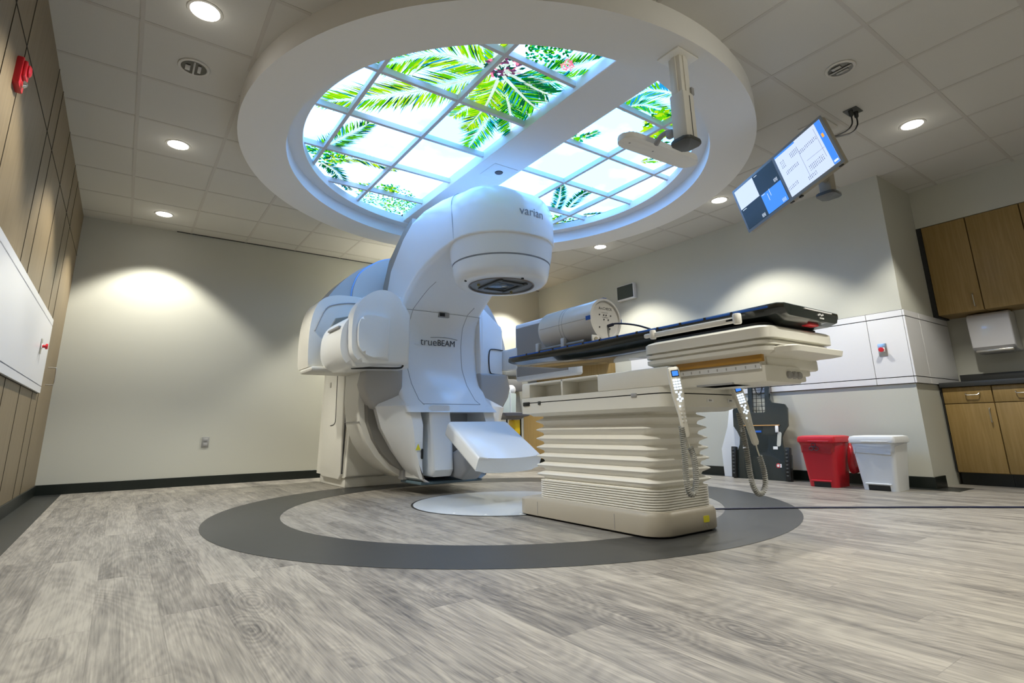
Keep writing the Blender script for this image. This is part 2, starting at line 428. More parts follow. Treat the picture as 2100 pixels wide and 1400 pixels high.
# centre beam across the opening
bm = BM(); box(bm, (CX-0.004, CY, 2.998), (0.405, 3.46, 0.105), 0.004, 1)
struct('trim_6', bm, M_RING, 30)

# ------------------------------------------------------------------ luminous ceiling
def circ_clip_rect(x0, x1, y0, y1, R):
    """rectangle clipped by circle about the isocentre"""
    poly = [(x0, y0), (x1, y0), (x1, y1), (x0, y1)]
    N = 96
    circ = [(CX+R*math.cos(2*PI*i/N), CY+R*math.sin(2*PI*i/N)) for i in range(N)]
    out = circ
    for (ax, ay), (bx_, by_) in zip(poly, poly[1:]+poly[:1]):
        new = []
        for (px, py), (qx, qy) in zip(out, out[1:]+out[:1]):
            sp = (bx_-ax)*(py-ay)-(by_-ay)*(px-ax); sq = (bx_-ax)*(qy-ay)-(by_-ay)*(qx-ax)
            if sp >= 0: new.append((px, py))
            if (sp >= 0) != (sq >= 0):
                t = sp/(sp-sq); new.append((px+t*(qx-px), py+t*(qy-py)))
        out = new
        if not out: return []
    return out
ZP = 3.045
xs_l = [-1.9, -1.447, -0.82, -0.205]; xs_r = [0.20, 0.765, 1.39, 1.9]
ys = [-1.9, -1.28, -0.655, -0.03, 0.60, 1.22, 1.9]
FR = {
 'a': [[1.86, 2.79], [1.47, 3.34], [0.96, 3.82]], 'b': [[1.83, 2.76], [1.45, 2.83], [1.19, 3.13]], 'c': [[1.93, 2.82], [2.11, 3.22], [2.25, 3.78]],
 'd': [[1.96, 2.8], [2.23, 2.83], [2.55, 2.86]], 'e': [[2.02, 2.79], [2.27, 2.91], [2.46, 3.0]], 'f': [[1.92, 2.86], [1.94, 3.1], [1.89, 3.41]],
 'g': [[1.97, 2.83], [2.17, 3.02], [2.36, 3.33]], 'h': [[2.12, 2.63], [2.23, 2.49], [2.38, 2.25]], 'h2': [[2.03, 2.68], [2.26, 2.63], [2.41, 2.43]],
 's': [[1.80, 2.70], [1.70, 2.50], [1.50, 2.32]],
 'i': [[1.15, 4.55], [1.25, 4.24], [1.36, 3.9]], 'j': [[1.24, 4.71], [1.48, 4.52], [1.87, 4.53]], 'k': [[1.24, 4.77], [1.41, 4.89], [1.64, 5.2]],
 'l': [[2.94, 2.6], [3.07, 2.46], [3.41, 2.4]], 'm': [[3.15, 2.22], [2.95, 2.31], [2.91, 2.52]], 'n': [[2.90, 3.17], [3.0, 3.06], [3.04, 2.95]],
 'o': [[3.84, 4.49], [3.65, 4.18], [3.46, 3.93]], 'p': [[3.91, 4.33], [3.8, 4.0], [3.81, 3.82]], 'q': [[4.2, 4.4], [4.42, 4.17], [4.48, 3.84]],
 't1': [[1.93, 2.76], [2.22, 2.96], [2.52, 3.14]], 't2': [[1.95, 2.80], [2.24, 3.12], [2.46, 3.42]], 't3': [[1.92, 2.82], [2.02, 3.15], [2.06, 3.50]], 't4': [[1.98, 2.72], [2.28, 2.75], [2.56, 2.70]], 't5': [[1.97, 2.78], [2.30, 2.92], [2.58, 2.98]],
 'r': [[3.75, 3.10], [3.9, 2.96], [4.04, 2.92]]}
STY = {'t1': (0.22, 2, 3), 't2': (0.22, 0, 2), 't3': (0.20, 1, 0), 't4': (0.20, 2, 4), 't5': (0.20, 0, 2), 'a': (0.34, 1, 0), 'b': (0.36, 0, 1), 'c': (0.27, 0, 3), 'd': (0.22, 2, 0), 'e': (0.24, 0, 2), 'f': (0.20, 1, 0), 'g': (0.26, 2, 3), 'h': (0.22, 2, 0),
       'h2': (0.20, 0, 3), 's': (0.18, 1, 0), 'i': (0.22, 0, 4), 'j': (0.18, 1, 4), 'k': (0.16, 4, 2), 'l': (0.16, 0, 3), 'm': (0.18, 8, 0), 'n': (0.10, 3, 0),
       'o': (0.15, 4, 3), 'p': (0.15, 2, 4), 'q': (0.12, 2, 4), 'r': (0.12, 0, 1)}
def leaflet(bm, p, d, L, w, z, mi):
    nx, ny = -d[1], d[0]
    m = (p[0]+d[0]*L*0.45, p[1]+d[1]*L*0.45)
    q = (p[0]+d[0]*L, p[1]+d[1]*L)
    pts = [p, (m[0]+nx*w, m[1]+ny*w), q, (m[0]-nx*w, m[1]-ny*w)]
    f = bm.faces.new([bm.verts.new((a, b, z)) for a, b in pts]); f.material_index = mi
    f.normal_update()
    if f.normal.z > 0: f.normal_flip()
def frond(bm, pts, Lmax, c1, c2, zi, dens=1.0):
    P = [Vector((*p, 0)) for p in pts]; P = catmull(P, 22); n = len(P)
    tot = sum((P[i+1]-P[i]).length for i in range(n-1)); acc = 0
    nl = int(tot/0.0065)
    idx = [i*(n-1)/nl for i in range(nl+1)]
    for j, t in enumerate(idx):
        i = min(int(t), n-2); f = t-i
        p = P[i].lerp(P[i+1], f); d = (P[i+1]-P[i]).normalized(); u = j/nl
        L = Lmax*math.sin(PI*min(1, 0.16+u*0.80))**0.6*random.uniform(0.7, 1.05)
        for s in (-1, 1):
            ang = s*random.uniform(0.75, 1.05)*(1.0-0.35*u)
            dd = (d.x*math.cos(ang)-d.y*math.sin(ang), d.x*math.sin(ang)+d.y*math.cos(ang))
            leaflet(bm, (p.x, p.y), dd, L, random.uniform(0.004, 0.009), zi-random.random()*0.0006,
                    random.choices([c1, c2, 4, 8, 5], [5, 4, 1.3, 0.9, 0.7])[0])
    rib = []
    for i in range(n-1):
        d = (P[i+1]-P[i]).normalized(); w = 0.012*(1-i/n)+0.0025
        nn = Vector((-d.y, d.x, 0))*w
        rib.append((P[i]+nn, P[i]-nn))
    for a, b in zip(rib, rib[1:]):
        f = bm.faces.new([bm.verts.new((v.x, v.y, zi-0.0009)) for v in (a[0], a[1], b[1], b[0])]); f.material_index = 5
        f.normal_update()
        if f.normal.z > 0: f.normal_flip()
def bush(bm, c, R, k, z, pal, big=0.05):
    for _ in range(k):
        a = random.uniform(0, 2*PI); rr = R*math.sqrt(random.random())
        p = (c[0]+rr*math.cos(a), c[1]+rr*math.sin(a)); b = random.uniform(0, 2*PI)
        leaflet(bm, p, (math.cos(b), math.sin(b)), random.uniform(0.5, 1)*big, big*0.22, z-random.random()*0.0006, random.choice(pal))
def sky_half(nm, label, xs, side):
    t = thing(nm, label, 'ceiling light', (0, 0, 0))
    for i in range(len(xs)-1):
        for j in range(len(ys)-1):
            poly = circ_clip_rect(CX+xs[i], CX+xs[i+1], CY+ys[j], CY+ys[j+1], 1.80)
            if len(poly) < 3: continue
            bm = BM(); a = [bm.verts.new((x, y, ZP)) for x, y in poly]; f = bm.faces.new(a)
            f.normal_update()
            if f.normal.z > 0: f.normal_flip()
            rawobj('light_panel', bm, M_SKY, t)
    # mullions
    bm = BM(); w = 0.030
    for x in xs[:-1] + xs[-1:]:
        if abs(x) > 1.8: continue
        if abs(abs(x)-0.2) < 0.01: continue
        h = math.sqrt(1.79**2-x*x)
        box(bm, (CX+x, CY, 3.005), (w, 2*h, 0.05), 0.002, 1)
    for y in ys:
        if abs(y) > 1.7: continue
        h = math.sqrt(1.79**2-y*y)
        x0, x1 = (-h, -0.2) if side < 0 else (0.2, h)
        box(bm, (CX+(x0+x1)/2, CY+y, 3.006), (x1-x0, w, 0.048), 0.002, 1)
    obj('mullion_grid', bm, M_MULL, t)
    # printed palms
    bm = BM(); z = ZP-0.002
    keys = [k for k in FR if (FR[k][1][0] < CX) == (side < 0)]
    for q, k in enumerate(keys):
        L, c1, c2 = STY[k]; frond(bm, FR[k], L, c1, c2, z-q*0.0012)
    z2 = z-0.015
    if side < 0:
        bush(bm, (2.03, 5.15), 0.30, 420, z2, [0, 2, 0, 1, 3], 0.045); bush(bm, (2.28, 5.32), 0.22, 320, z2, [0, 2, 3, 0, 1], 0.045)
        bush(bm, (1.96, 4.98), 0.10, 60, z2, [0, 1, 2], 0.06); bush(bm, (1.27, 4.62), 0.14, 90, z2, [0, 1, 2, 3], 0.06)
        bush(bm, (1.12, 4.55), 0.12, 60, z2, [2, 3, 0], 0.07); bush(bm, (1.75, 5.05), 0.12, 50, z2, [1, 0, 3], 0.06)
        bush(bm, (1.88, 2.70), 0.12, 120, z2, [7, 6, 5, 7, 4], 0.07); bush(bm, (2.24, 2.41), 0.05, 70, z2-0.001, [6, 6, 6, 5], 0.03)
        bush(bm, (2.0, 2.35), 0.16, 200, z2, [0, 2, 2, 3], 0.05)
    else:
        bush(bm, (3.35, 2.50), 0.12, 90, z2, [1, 0, 2], 0.09); bush(bm, (3.45, 2.66), 0.10, 60, z2, [0, 1, 1], 0.12)
        bush(bm, (4.05, 4.62), 0.16, 80, z2, [0, 2, 4, 1], 0.08); bush(bm, (3.55, 2.80), 0.10, 30, z2, [0, 2], 0.10)
        bush(bm, (2.95, 3.12), 0.06, 40, z2, [3, 0, 5], 0.08)
    # keep the print inside the opening
    kill = [f for f in bm.faces if any((v.co.x-CX)**2+(v.co.y-CY)**2 > 1.79**2 for v in f.verts) or
            any((v.co.x-CX)*side < 0.19 for v in f.verts)]
    bmesh.ops.delete(bm, geom=kill, context='FACES')
    rawobj('palm_print', bm, LEAVES, t)
    return t
sky_half('luminous_sky_ceiling', 'backlit sky and palm crown ceiling panels left of the centre beam', xs_l, -1)
sky_half('luminous_sky_ceiling', 'backlit mostly cloud ceiling panels right of the centre beam behind the ceiling arm', xs_r, 1)

# laser plate in the beam
t = thing('ceiling_laser_plate', 'square plate with a dark round lens in the beam under the sky ceiling', 'laser port', (CX+0.035, CY+0.07, 2.945))
bx('cover_plate', (-0.13, -0.13, -0.004), (0.13, 0.13, 0.0), M_RING, t, 0.002)
bm = BM(); lathe(bm, [(0.0, -0.010), (0.036, -0.010), (0.040, -0.004)], (0, 0, 0), 32); obj('lens', bm, M_BLACK, t)

# ------------------------------------------------------------------ downlights
def downlight(x, y, lit, label, i):
    t = thing('downlight', label, 'ceiling light', (x, y, H-0.003), 0, 'recessed round downlights in the tiled ceiling')
    bm = BM(); lathe(bm, [(0.076, -0.001), (0.078, -0.005), (0.092, -0.005), (0.096, 0.0)], (0, 0, 0), 40); obj('trim_ring', bm, M_RIM, t)
    if lit:
        bm = BM(); lathe(bm, [(0.0005, -0.003), (0.077, -0.003)], (0, 0, 0), 40)
        bmesh.ops.recalc_face_normals(bm, faces=bm.faces); rawobj('lens', bm, M_LIT, t)
    else:
        bm = BM(); lathe(bm, [(0.0005, -0.002), (0.03, -0.002), (0.076, -0.0035)], (0, 0, 0), 40); obj('reflector', bm, M_UNLIT, t)
        bm = BM(); box(bm, (0, 0, -0.007), (0.012, 0.145, 0.008), 0.003); box(bm, (0.032, 0, -0.006), (0.02, 0.08, 0.008), 0.004); box(bm, (-0.036, 0.01, -0.006), (0.03, 0.06, 0.006), 0.004); obj('lamp_holder', bm, mat('lamp_tube_grey', (0.45, 0.44, 0.42), 0.3), t)
DL = {0: 'lit downlight at top left, the one cut by the picture edge', 1: 'lit downlight on the left ceiling between the unlit one and the back wall one',
      2: 'lit downlight at the left ceiling nearest the back wall', 3: 'lit downlight at the far right beyond the hanging monitor cables',
      4: 'lit downlight between the ceiling ring and the hanging monitor', 5: 'small lit downlight beyond the ring above the wall speaker',
      6: 'lit downlight in the far right ceiling corner behind the treatment head', 7: 'lit downlight over the back of the machine beside the back wall',
      8: 'lit downlight on the left ceiling just above the picture edge', 9: 'lit downlight on the left ceiling behind the camera',
      10: 'lit downlight on the right ceiling behind the camera', 11: 'lit downlight in the middle of the ceiling behind the camera',
      12: 'added fill downlight in front of the ceiling ring above the picture edge'}  # this last fitting is made up, added to brighten couch and floor
for i, (x, y) in enumerate(DOWNLIGHTS):
    if i in DL: downlight(x, y, True, DL[i], i)
    ld = bpy.data.lights.new('downlight_beam', 'SPOT'); ld.energy = LAMP_W*(2.2 if i == 7 else 1.7 if i == 11 else 0.5 if y < 0 else 1.05 if i == 12 else 1.0); ld.color = WARM
    ld.spot_size = math.radians(104); ld.spot_blend = 0.35; ld.shadow_soft_size = 0.05
    ls = bpy.data.lights.new('spill_fill', 'POINT'); ls.energy = 4.0 if i in (11, 12) else 0.25; ls.color = WARM; ls.shadow_soft_size = 0.07  # point light added as fill, strongest at the two middle front positions
    so = bpy.data.objects.new('spill_fill', ls); COL.objects.link(so); so.location = (x, y, H-0.10)
    lo = bpy.data.objects.new('downlight_beam', ld); COL.objects.link(lo); lo.location = (x, y, H-0.03)
downlight(0.108, 3.80, False, 'unlit downlight with open lamp on the left of the ring', 20)
downlight(3.80, 1.33, False, 'unlit downlight with open lamp above the hanging monitor', 21)

# ------------------------------------------------------------------ baseboards, wall panels
BH = 0.10
bm = BM(); box(bm, ((XL+XR)/2, YB-0.006, BH/2), (XR-XL, 0.012, BH), 0.002, 1); struct('baseboard_back', bm, M_BASE)
bm = BM(); box(bm, (XL+0.006, (YF+YB)/2, BH/2), (0.012, YB-YF, BH), 0.002, 1); struct('baseboard_left', bm, M_BASE)
bm = BM(); box(bm, (XR-0.006, (YA-0.012+YB)/2, BH/2), (0.012, YB-YA+0.012, BH), 0.002, 1)
box(bm, ((XR+6.12)/2, YA-0.006, BH/2), (6.12-XR, 0.012, BH), 0.002, 1); struct('baseboard_right', bm, M_BASE)

# white wall protection band round the column, right wall
t = thing('wall_protection_panel', 'white laminate band with black reveal lines running along the right wall and round the column', 'wall panel', (XR, YA, 0.92))
def wband(y0, y1):
    bm = BM()
    for z0, z1 in ((0.0, 0.055), (0.063, 0.617), (0.625, 0.68)):
        box(bm, (-0.009, (y0+y1)/2-YA, (z0+z1)/2), (0.016, y1-y0-0.005, z1-z0), 0.001, 1)
    obj('laminate_panel', bm, M_LAM, t)
joints = [YA, 2.22, 3.28, 4.35, 5.30]
for a, b in zip(joints, joints[1:]): wband(a, b)
bm = BM(); box(bm, (-0.004, (5.30-YA)/2, 0.34), (0.006, 5.30-YA, 0.69)); box(bm, (0.56, -0.004, 0.34), (1.12, 0.006, 0.69)); obj('reveal_backing', bm, M_REVEAL, t)
bm = BM()
for x0, x1 in ((-0.016, 0.335), (0.340, 1.11)):
    for z0, z1 in ((0.0, 0.055), (0.063, 0.617), (0.625, 0.68)):
        box(bm, ((x0+x1)/2, -0.009, (z0+z1)/2), (x1-x0, 0.016, z1-z0), 0.001, 1)
obj('column_panel', bm, M_LAM, t)
# white board on the wood wall
t = thing('wall_board', 'white laminate board with dark reveal lines mounted on the wood wall at left', 'wall panel', (XL, 6.24, 0.94))
def lboard(z0, z1, y0=-2.9, y1=0.0):
    bm = BM(); box(bm, (0.014, (y0+y1)/2, (z0+z1)/2), (0.016, y1-y0, z1-z0), 0.001, 1); obj('laminate_panel', bm, M_LAM, t)
lboard(0, 0.055, -4, 0); lboard(0.062, 0.59, -4, -0.002); lboard(0.597, 0.65, -4, 0)
bx('reveal_backing', (0.0, -4.0, -0.003), (0.008, 0.004, 0.655), M_REVEAL, t)

# ------------------------------------------------------------------ little wall things
def estop(nm, label, loc, rz):
    t = thing(nm, label, 'button', loc, rz)
    bx('plate', (-0.037, -0.004, -0.06), (0.037, 0.0, 0.06), M_STEEL, t, 0.002)
    bm = BM(); lathe(bm, [(0.012, -0.006), (0.012, -0.028), (0.022, -0.03), (0.022, -0.044), (0.0005, -0.046)], (0, 0, 0), 24, 'Y'); obj('push_button', bm, M_RED, t)
    bx('button_collar', (-0.02, -0.010, -0.02), (0.02, -0.004, 0.02), M_LABELW, t, 0.003)
estop('emergency_stop_button', 'red push button on a steel plate on the white band at the column', (XR-0.018, 2.12, 1.245), -PI/2)
estop('emergency_stop_button', 'red push button on a steel plate on the white board at left', (XL+0.023, 5.72, 1.285), PI/2)
t = thing('door_pull', 'steel bar pull on the wood wall near the back corner', 'handle', (XL, 6.72, 1.13))
bm = BM(); tube(bm, catmull([(0.0, 0, 0.08), (0.045, 0, 0.08), (0.06, 0, 0.065), (0.06, 0, -0.065), (0.045, 0, -0.08), (0.0, 0, -0.08)], 5), 0.006, 10); obj('bar', bm, M_STEEL, t)
t = thing('fire_strobe', 'red fire alarm strobe mounted high on the wood wall', 'fire alarm', (XL, 3.28, 2.31))
prism_pts = rrect(0.058, 0.075, 0.012)
bm = BM(); prism(bm, prism_pts, 0.0, 0.025, 'X', 0.004); obj('backplate', bm, M_RED, t)
bx('horn_body', (0.022, -0.042, -0.02), (0.040, 0.042, 0.065), M_RED, t, 0.008)
bm = BM(); lathe(bm, [(0.028, 0.038), (0.030, 0.046), (0.02, 0.052), (0.0005, 0.053)], (0, 0, 0.03), 24, 'X'); obj('horn_grille', bm, M_RED, t)
bm = BM(); lathe(bm, [(0.018, 0.022), (0.02, 0.034), (0.012, 0.046), (0.0005, 0.050)], (0, 0, -0.045), 20, 'X'); obj('strobe_lens', bm, M_CHROME, t)
t = thing('wall_outlet', 'grey duplex outlet plate low on the back wall', 'outlet', (0.83, YB, 0.48))
bx('plate', (-0.038, -0.006, -0.06), (0.038, 0, 0.06), mat('outlet_grey', (0.28, 0.28, 0.27), 0.5), t, 0.003)
for dz in (0.027, -0.027):
    bx('socket', (-0.02, -0.009, dz-0.018), (0.02, -0.006, dz+0.018), M_GREYM, t, 0.003)
t = thing('wall_speaker', 'small dark framed speaker box high on the right wall', 'speaker', (XR, 5.27, 2.49))
bx('housing', (-0.07, -0.165, -0.115), (0, 0.165, 0.115), M_LAM, t, 0.012)
bx('grille', (-0.078, -0.150, -0.095), (-0.069, 0.150, 0.100), mat('speaker_grille', (0.035, 0.05, 0.045), 0.6, noise=0.5, nscale=400), t, 0.003)

# ------------------------------------------------------------------ accelerator
gan = thing('radiotherapy_machine', 'large white radiotherapy machine with an overhanging treatment head against the back wall', 'medical machine', (CX, CY, 0))
def G(x, y, z): return (x-CX, y-CY, z)
# stations: front point, back point, half width, front radius, back radius
ST = []
HEADR = 0.478
for a in (4, 14, 26, 40, 54, 68, 80, 90):
    y = CY-HEADR*math.cos(math.radians(a)); hw = HEADR*math.sin(math.radians(a))
    d = CY-y
    top = 2.30 + 0.37*math.sin(math.radians(min(90, a*1.0)))**0.85
    ST.append(((y, 2.14), (y, top), hw, 0.02, min(hw*0.8, 0.26)))
ST += [((3.90, 2.13), (3.97, 2.695), 0.476, 0.03, 0.25), ((4.10, 2.10), (4.20, 2.71), 0.474, 0.05, 0.20), ((4.34, 2.055), (4.50, 2.70), 0.474, 0.05, 0.15),
       ((4.50, 2.01), (4.72, 2.655), 0.474, 0.05, 0.12), ((4.65, 1.94), (4.93, 2.58), 0.474, 0.05, 0.10), ((4.79, 1.85), (5.10, 2.475), 0.474, 0.05, 0.08), ((4.90, 1.77), (5.28, 2.35), 0.474, 0.05, 0.07),
       ((4.965, 1.63), (5.42, 2.10), 0.474, 0.05, 0.06), ((4.985, 1.43), (5.44, 1.65), 0.474, 0.05, 0.06), ((4.965, 1.19), (5.42, 1.25), 0.474, 0.05, 0.06),
       ((4.90, 1.02), (5.38, 1.02), 0.478, 0.05, 0.06), ((4.78, 0.86), (5.3, 0.86), 0.484, 0.05, 0.05), ((4.65, 0.77), (5.2, 0.77), 0.488, 0.04, 0.04), ((4.60, 0.735), (5.2, 0.735), 0.488, 0.04, 0.04)]
CH = {11: 0.07, 12: 0.10, 13: 0.13, 14: 0.16, 15: 0.19, 16: 0.20, 17: 0.20, 18: 0.16, 19: 0.12, 20: 0.08}
bm = BM(); R = []
for k_, ((fy, fz), (by, bz), hw, rf, rb) in enumerate(ST):
    F = Vector((0, fy-CY, fz)); B = Vector((0, by-CY, bz)); L = (B-F).length-CH.get(k_, 0); D = (B-F).normalized()
    sec = rrect(hw, L/2, [rb, rb, rf, rf] if k_ not in CH else [0.02, 0.02, rf, rf], 7)
    R.append([tuple(F + D*(L/2+v) + Vector((u, 0, 0))) for u, v in sec])
rings(bm, R, True, True)
obj('gantry_cover', bm, M_WHITE, gan, 50)
bm = BM(); R = []
for k_ in range(11, 21):
    (fy, fz), (by, bz), hw, rf, rb = ST[k_]
    F = Vector((0, fy-CY, fz)); B = Vector((0, by-CY, bz)); D = (B-F).normalized(); L = (B-F).length; c_ = CH[k_]
    P0 = F + D*(L-c_-0.01); P1 = F + D*L
    R.append([tuple(P0+Vector((-0.472, 0, 0))), tuple(P1+Vector((-0.458, 0, 0))), tuple(P1+Vector((0.458, 0, 0))), tuple(P0+Vector((0.472, 0, 0)))])
rings(bm, R, True, True); obj('arm_back_rim', bm, mat('rim_shade_taupe', (0.34, 0.31, 0.26), 0.5), gan, 30)  # shade of the turned-away rim is put into this darker colour
# thin seams on the front cover (dark inset lines following the profile)
prof_f = [((fy), fz) for (fy, fz), *_ in ST[8:]]
def seam_on_front(name, pts2, w=0.004):
    """pts2: list of (dx, index parameter along the front profile)"""
    bm = BM(); path = []
    for q in catmull([(dx, t, 0) for dx, t in pts2], 10):
        dx, t = q.x, max(0.0, min(q.y, len(prof_f)-1.001))
        i = int(t); f = t-i
        y = prof_f[i][0]*(1-f)+prof_f[i+1][0]*f; z = prof_f[i][1]*(1-f)+prof_f[i+1][1]*f
        ty = prof_f[i+1][0]-prof_f[i][0]; tz = prof_f[i+1][1]-prof_f[i][1]; l_ = math.hypot(ty, tz)
        path.append((dx, y-CY+0.001*tz/l_, z-0.001*ty/l_))
    tube(bm, path, w*0.8, 6); obj(name, bm, M_GREYM, gan)
seam_on_front('cover_seam', [(-0.26, 3.4), (-0.30, 4.5), (-0.335, 6.0), (-0.35, 7.0), (-0.36, 8.0), (-0.355, 9.0), (-0.335, 10.0), (-0.31, 11.0), (-0.29, 11.6)], 0.0035)
seam_on_front('cover_seam', [(0.33, 5.2), (0.30, 6.0), (0.275, 7.0), (0.265, 8.0), (0.27, 9.0), (0.29, 10.0), (0.32, 11.0), (0.34, 11.5)], 0.003)
seam_on_front('cover_seam', [(-0.47, 6.1), (-0.2, 6.08), (0.2, 6.08), (0.47, 6.1)], 0.0035)
seam_on_front('cover_seam', [(-0.30, 11.5), (0.0, 11.5), (0.34, 11.5)], 0.004)
# seam round the head side
bm = BM(); tube(bm, catmull([(-0.476, 0.02, 2.16), (-0.478, 0.05, 2.40), (-0.45, 0.10, 2.56), (-0.36, 0.14, 2.655), (-0.2, 0.16, 2.70)], 6), 0.003, 6); obj('cover_seam', bm, M_GREYM, gan)
# sensor window and lettering
bx('sensor_window', (-0.045, 4.893-CY, 1.715), (0.075, 4.94-CY, 1.765), M_GREYM, gan, 0.003)
bx('sensor_lens', (-0.04, 4.888-CY, 1.722), (0.02, 4.894-CY, 1.758), M_BLACK, gan, 0.002)
text('lettering', 'true', 0.112, (-0.118, 4.976-CY, 1.455), FRONT, M_LOGO, gan, sx=1.0, bold=-0.001)
text('lettering', 'BEAM', 0.090, (0.085, 4.976-CY, 1.452), FRONT, M_LOGO, gan, sx=0.95, bold=0.0)
bm = BM(); tube(bm, catmull([(-0.10, 1.163, 1.503), (0.02, 1.163, 1.513), (0.12, 1.163, 1.512), (0.215, 1.163, 1.500)], 6), 0.002, 6); obj('logo_swoosh', bm, M_LOGO, gan)
bx('logo_mark', (-0.275, 1.160, 1.418), (-0.235, 1.164, 1.430), M_LABELW, gan)
text('lettering', 'varian', 0.105, None, None, mat('logo_grey', (0.25, 0.27, 0.31), 0.4), gan, sx=1.0, bend=((0.0, 0.0, 2.335), 0.479))
# treatment head
bm = BM(); lathe(bm, [(0.468, 2.16), (0.464, 2.15), (0.452, 2.05), (0.436, 1.975)], (0, 0, 0), 72); obj('head_upper_collar', bm, M_WHITE, gan)
bm = BM(); lathe(bm, [(0.458, 2.165), (0.470, 2.162), (0.470, 2.155), (0.458, 2.150)], (0, 0, 0), 72); obj('head_gap', bm, M_GREYM, gan)
bm = BM(); lathe(bm, [(0.428, 1.98), (0.433, 1.972), (0.433, 1.966), (0.426, 1.960)], (0, 0, 0), 72); obj('head_gap', bm, M_GREYM, gan)
col = BM(); lathe(col, [(0.434, 1.962), (0.428, 1.93), (0.420, 1.88), (0.405, 1.835), (0.385, 1.812), (0.36, 1.802), (0.296, 1.800), (0.290, 1.803), (0.288, 1.812)], (0, 0, 0), 72)
colo = obj('collimator', col, M_WHITE, gan)
bm = BM(); lathe(bm, [(0.293, 1.801), (0.289, 1.795), (0.278, 1.795), (0.275, 1.800)], (0, 0, 0), 72); obj('collimator_ring', bm, mat('collimator_ring_bronze', (0.20, 0.17, 0.14), 0.35, metal=0.6), colo)
bm = BM(); lathe(bm, [(0.0005, 1.806), (0.282, 1.806)], (0, 0, 0), 64); obj('collimator_face', bm, mat('collimator_face_grey', (0.22, 0.22, 0.21), 0.35, metal=0.3), colo)
bx('beam_window', (-0.10, -0.09, 1.800), (0.08, 0.09, 1.805), mat('beam_window_glass', (0.06, 0.09, 0.12), 0.1), colo, 0.002)
bm = BM(); box(bm, (-0.13, -0.02, 1.797), (0.03, 0.36, 0.014), 0.003); box(bm, (0.13, -0.02, 1.797), (0.03, 0.36, 0.014), 0.003); box(bm, (0, -0.15, 1.798), (0.26, 0.05, 0.012), 0.003); box(bm, (0.02, 0.14, 1.799), (0.22, 0.03, 0.010), 0.003); obj('accessory_rails', bm, M_DGREY, colo)
for dx, dy in ((-0.20, 0.06), (0.19, 0.12)):
    bm = BM(); lathe(bm, [(0.012, 1.806), (0.012, 1.79), (0.005, 1.788)], (dx, dy, 0), 12); obj('brass_stud', bm, mat('brass', (0.6, 0.5, 0.2), 0.3, metal=1.0), colo)
bx('index_latch', (-0.012, -0.33, 1.79), (0.004, -0.31, 1.81), M_BLACK, colo)
bx('index_latch', (-0.372, 0.0, 1.793), (-0.356, 0.012, 1.81), M_BLACK, colo)

# rotating drum behind the arm
def drum_outline(r_top, wlow, zb=0.085, k=1.0):
    pts = []
    a0 = -6
    for i in range(a0, 187, 6):
        a = math.radians(i); pts.append((r_top*math.cos(a), 1.31+r_top*math.sin(a)))
    low = [(-wlow, 1.14), (-wlow-0.01, 0.85), (-wlow+0.02, 0.64), (-wlow+0.09, 0.47), (-wlow+0.18, 0.32), (-wlow+0.30, 0.205), (-wlow+0.46, 0.12), (-0.18, zb+0.005)]
    pts += low + [(-x, z) for x, z in reversed(low)]
    return pts
def arc_band(r, y0, y1, a0=-2, a1=182, zc=1.30):
    return [(r*math.cos(math.radians(a)), zc+r*math.sin(math.radians(a))) for a in range(a0, a1+1, 4)]
PRO = [tuple(v)[:2] for v in catmull([(-0.775, 1.20, 0), (-0.785, 1.60, 0), (-0.787, 1.95, 0), (-0.765, 2.09, 0), (-0.705, 2.22, 0), (-0.58, 2.33, 0), (-0.44, 2.41, 0), (-0.22, 2.46, 0), (0.0, 2.475, 0)], 5)]
PRO = PRO + [(-x, z) for x, z in reversed(PRO[:-1])]
bm = BM(); prism(bm, PRO, 5.43-CY, 5.50-CY, 'Y', 0.015, 3); obj('drum', bm, mat('drum_grey', (0.58, 0.565, 0.53), 0.45), gan, 40)
bm = BM(); prism(bm, arc_band(1.20, 0, 0, -4, 184), 5.47-CY, 5.80-CY, 'Y', 0.07, 5); obj('drum_shell', bm, mat('shell_grey', (0.48, 0.48, 0.46), 0.4), gan, 40)
LOW = [(-0.80, 0.98), (-0.80, 0.85), (-0.78, 0.64), (-0.71, 0.47), (-0.62, 0.34), (-0.50, 0.225), (-0.34, 0.135), (-0.16, 0.10)]
LOW = LOW + [(-x, z) for x, z in reversed(LOW)]
LOWB = [(x*1.0, 0.98+(z-0.98)*1.0) for x, z in LOW]; LOWB = [(-0.80, 1.36)]+LOWB+[(0.80, 1.36)]
bm = BM(); prism(bm, LOWB, 5.06-CY, 5.46-CY, 'Y', 0.015, 2); obj('drum_skirt', bm, M_BEIGE, gan, 40)
bm = BM(); box(bm, (-0.786, 5.26-CY, 0.66), (0.014, 0.40, 0.004)); obj('skirt_seam', bm, M_GREYM, gan)
bm = BM(); prism(bm, [(x*0.93, 0.98+(z-0.98)*0.95) for x, z in LOW], 4.985-CY, 5.08-CY, 'Y'); obj('drum_gap', bm, mat('neck_grey', (0.22, 0.21, 0.19), 0.6), gan, 40)
# blue strip between drum and stand
bm = BM(); R0 = []
for x, z in PRO[6:-6]:
    l_ = math.hypot(x, z-1.6); ux, uz = x/l_, (z-1.6)/l_
    R0.append([(x+ux*dr, yy-CY, z+uz*dr) for dr, yy in ((-0.004, 5.455), (0.012, 5.457), (0.012, 5.485), (-0.004, 5.487))])
rings(bm, R0, True, True); obj('drum_strip', bm, M_BLUECOVER, gan, 50)
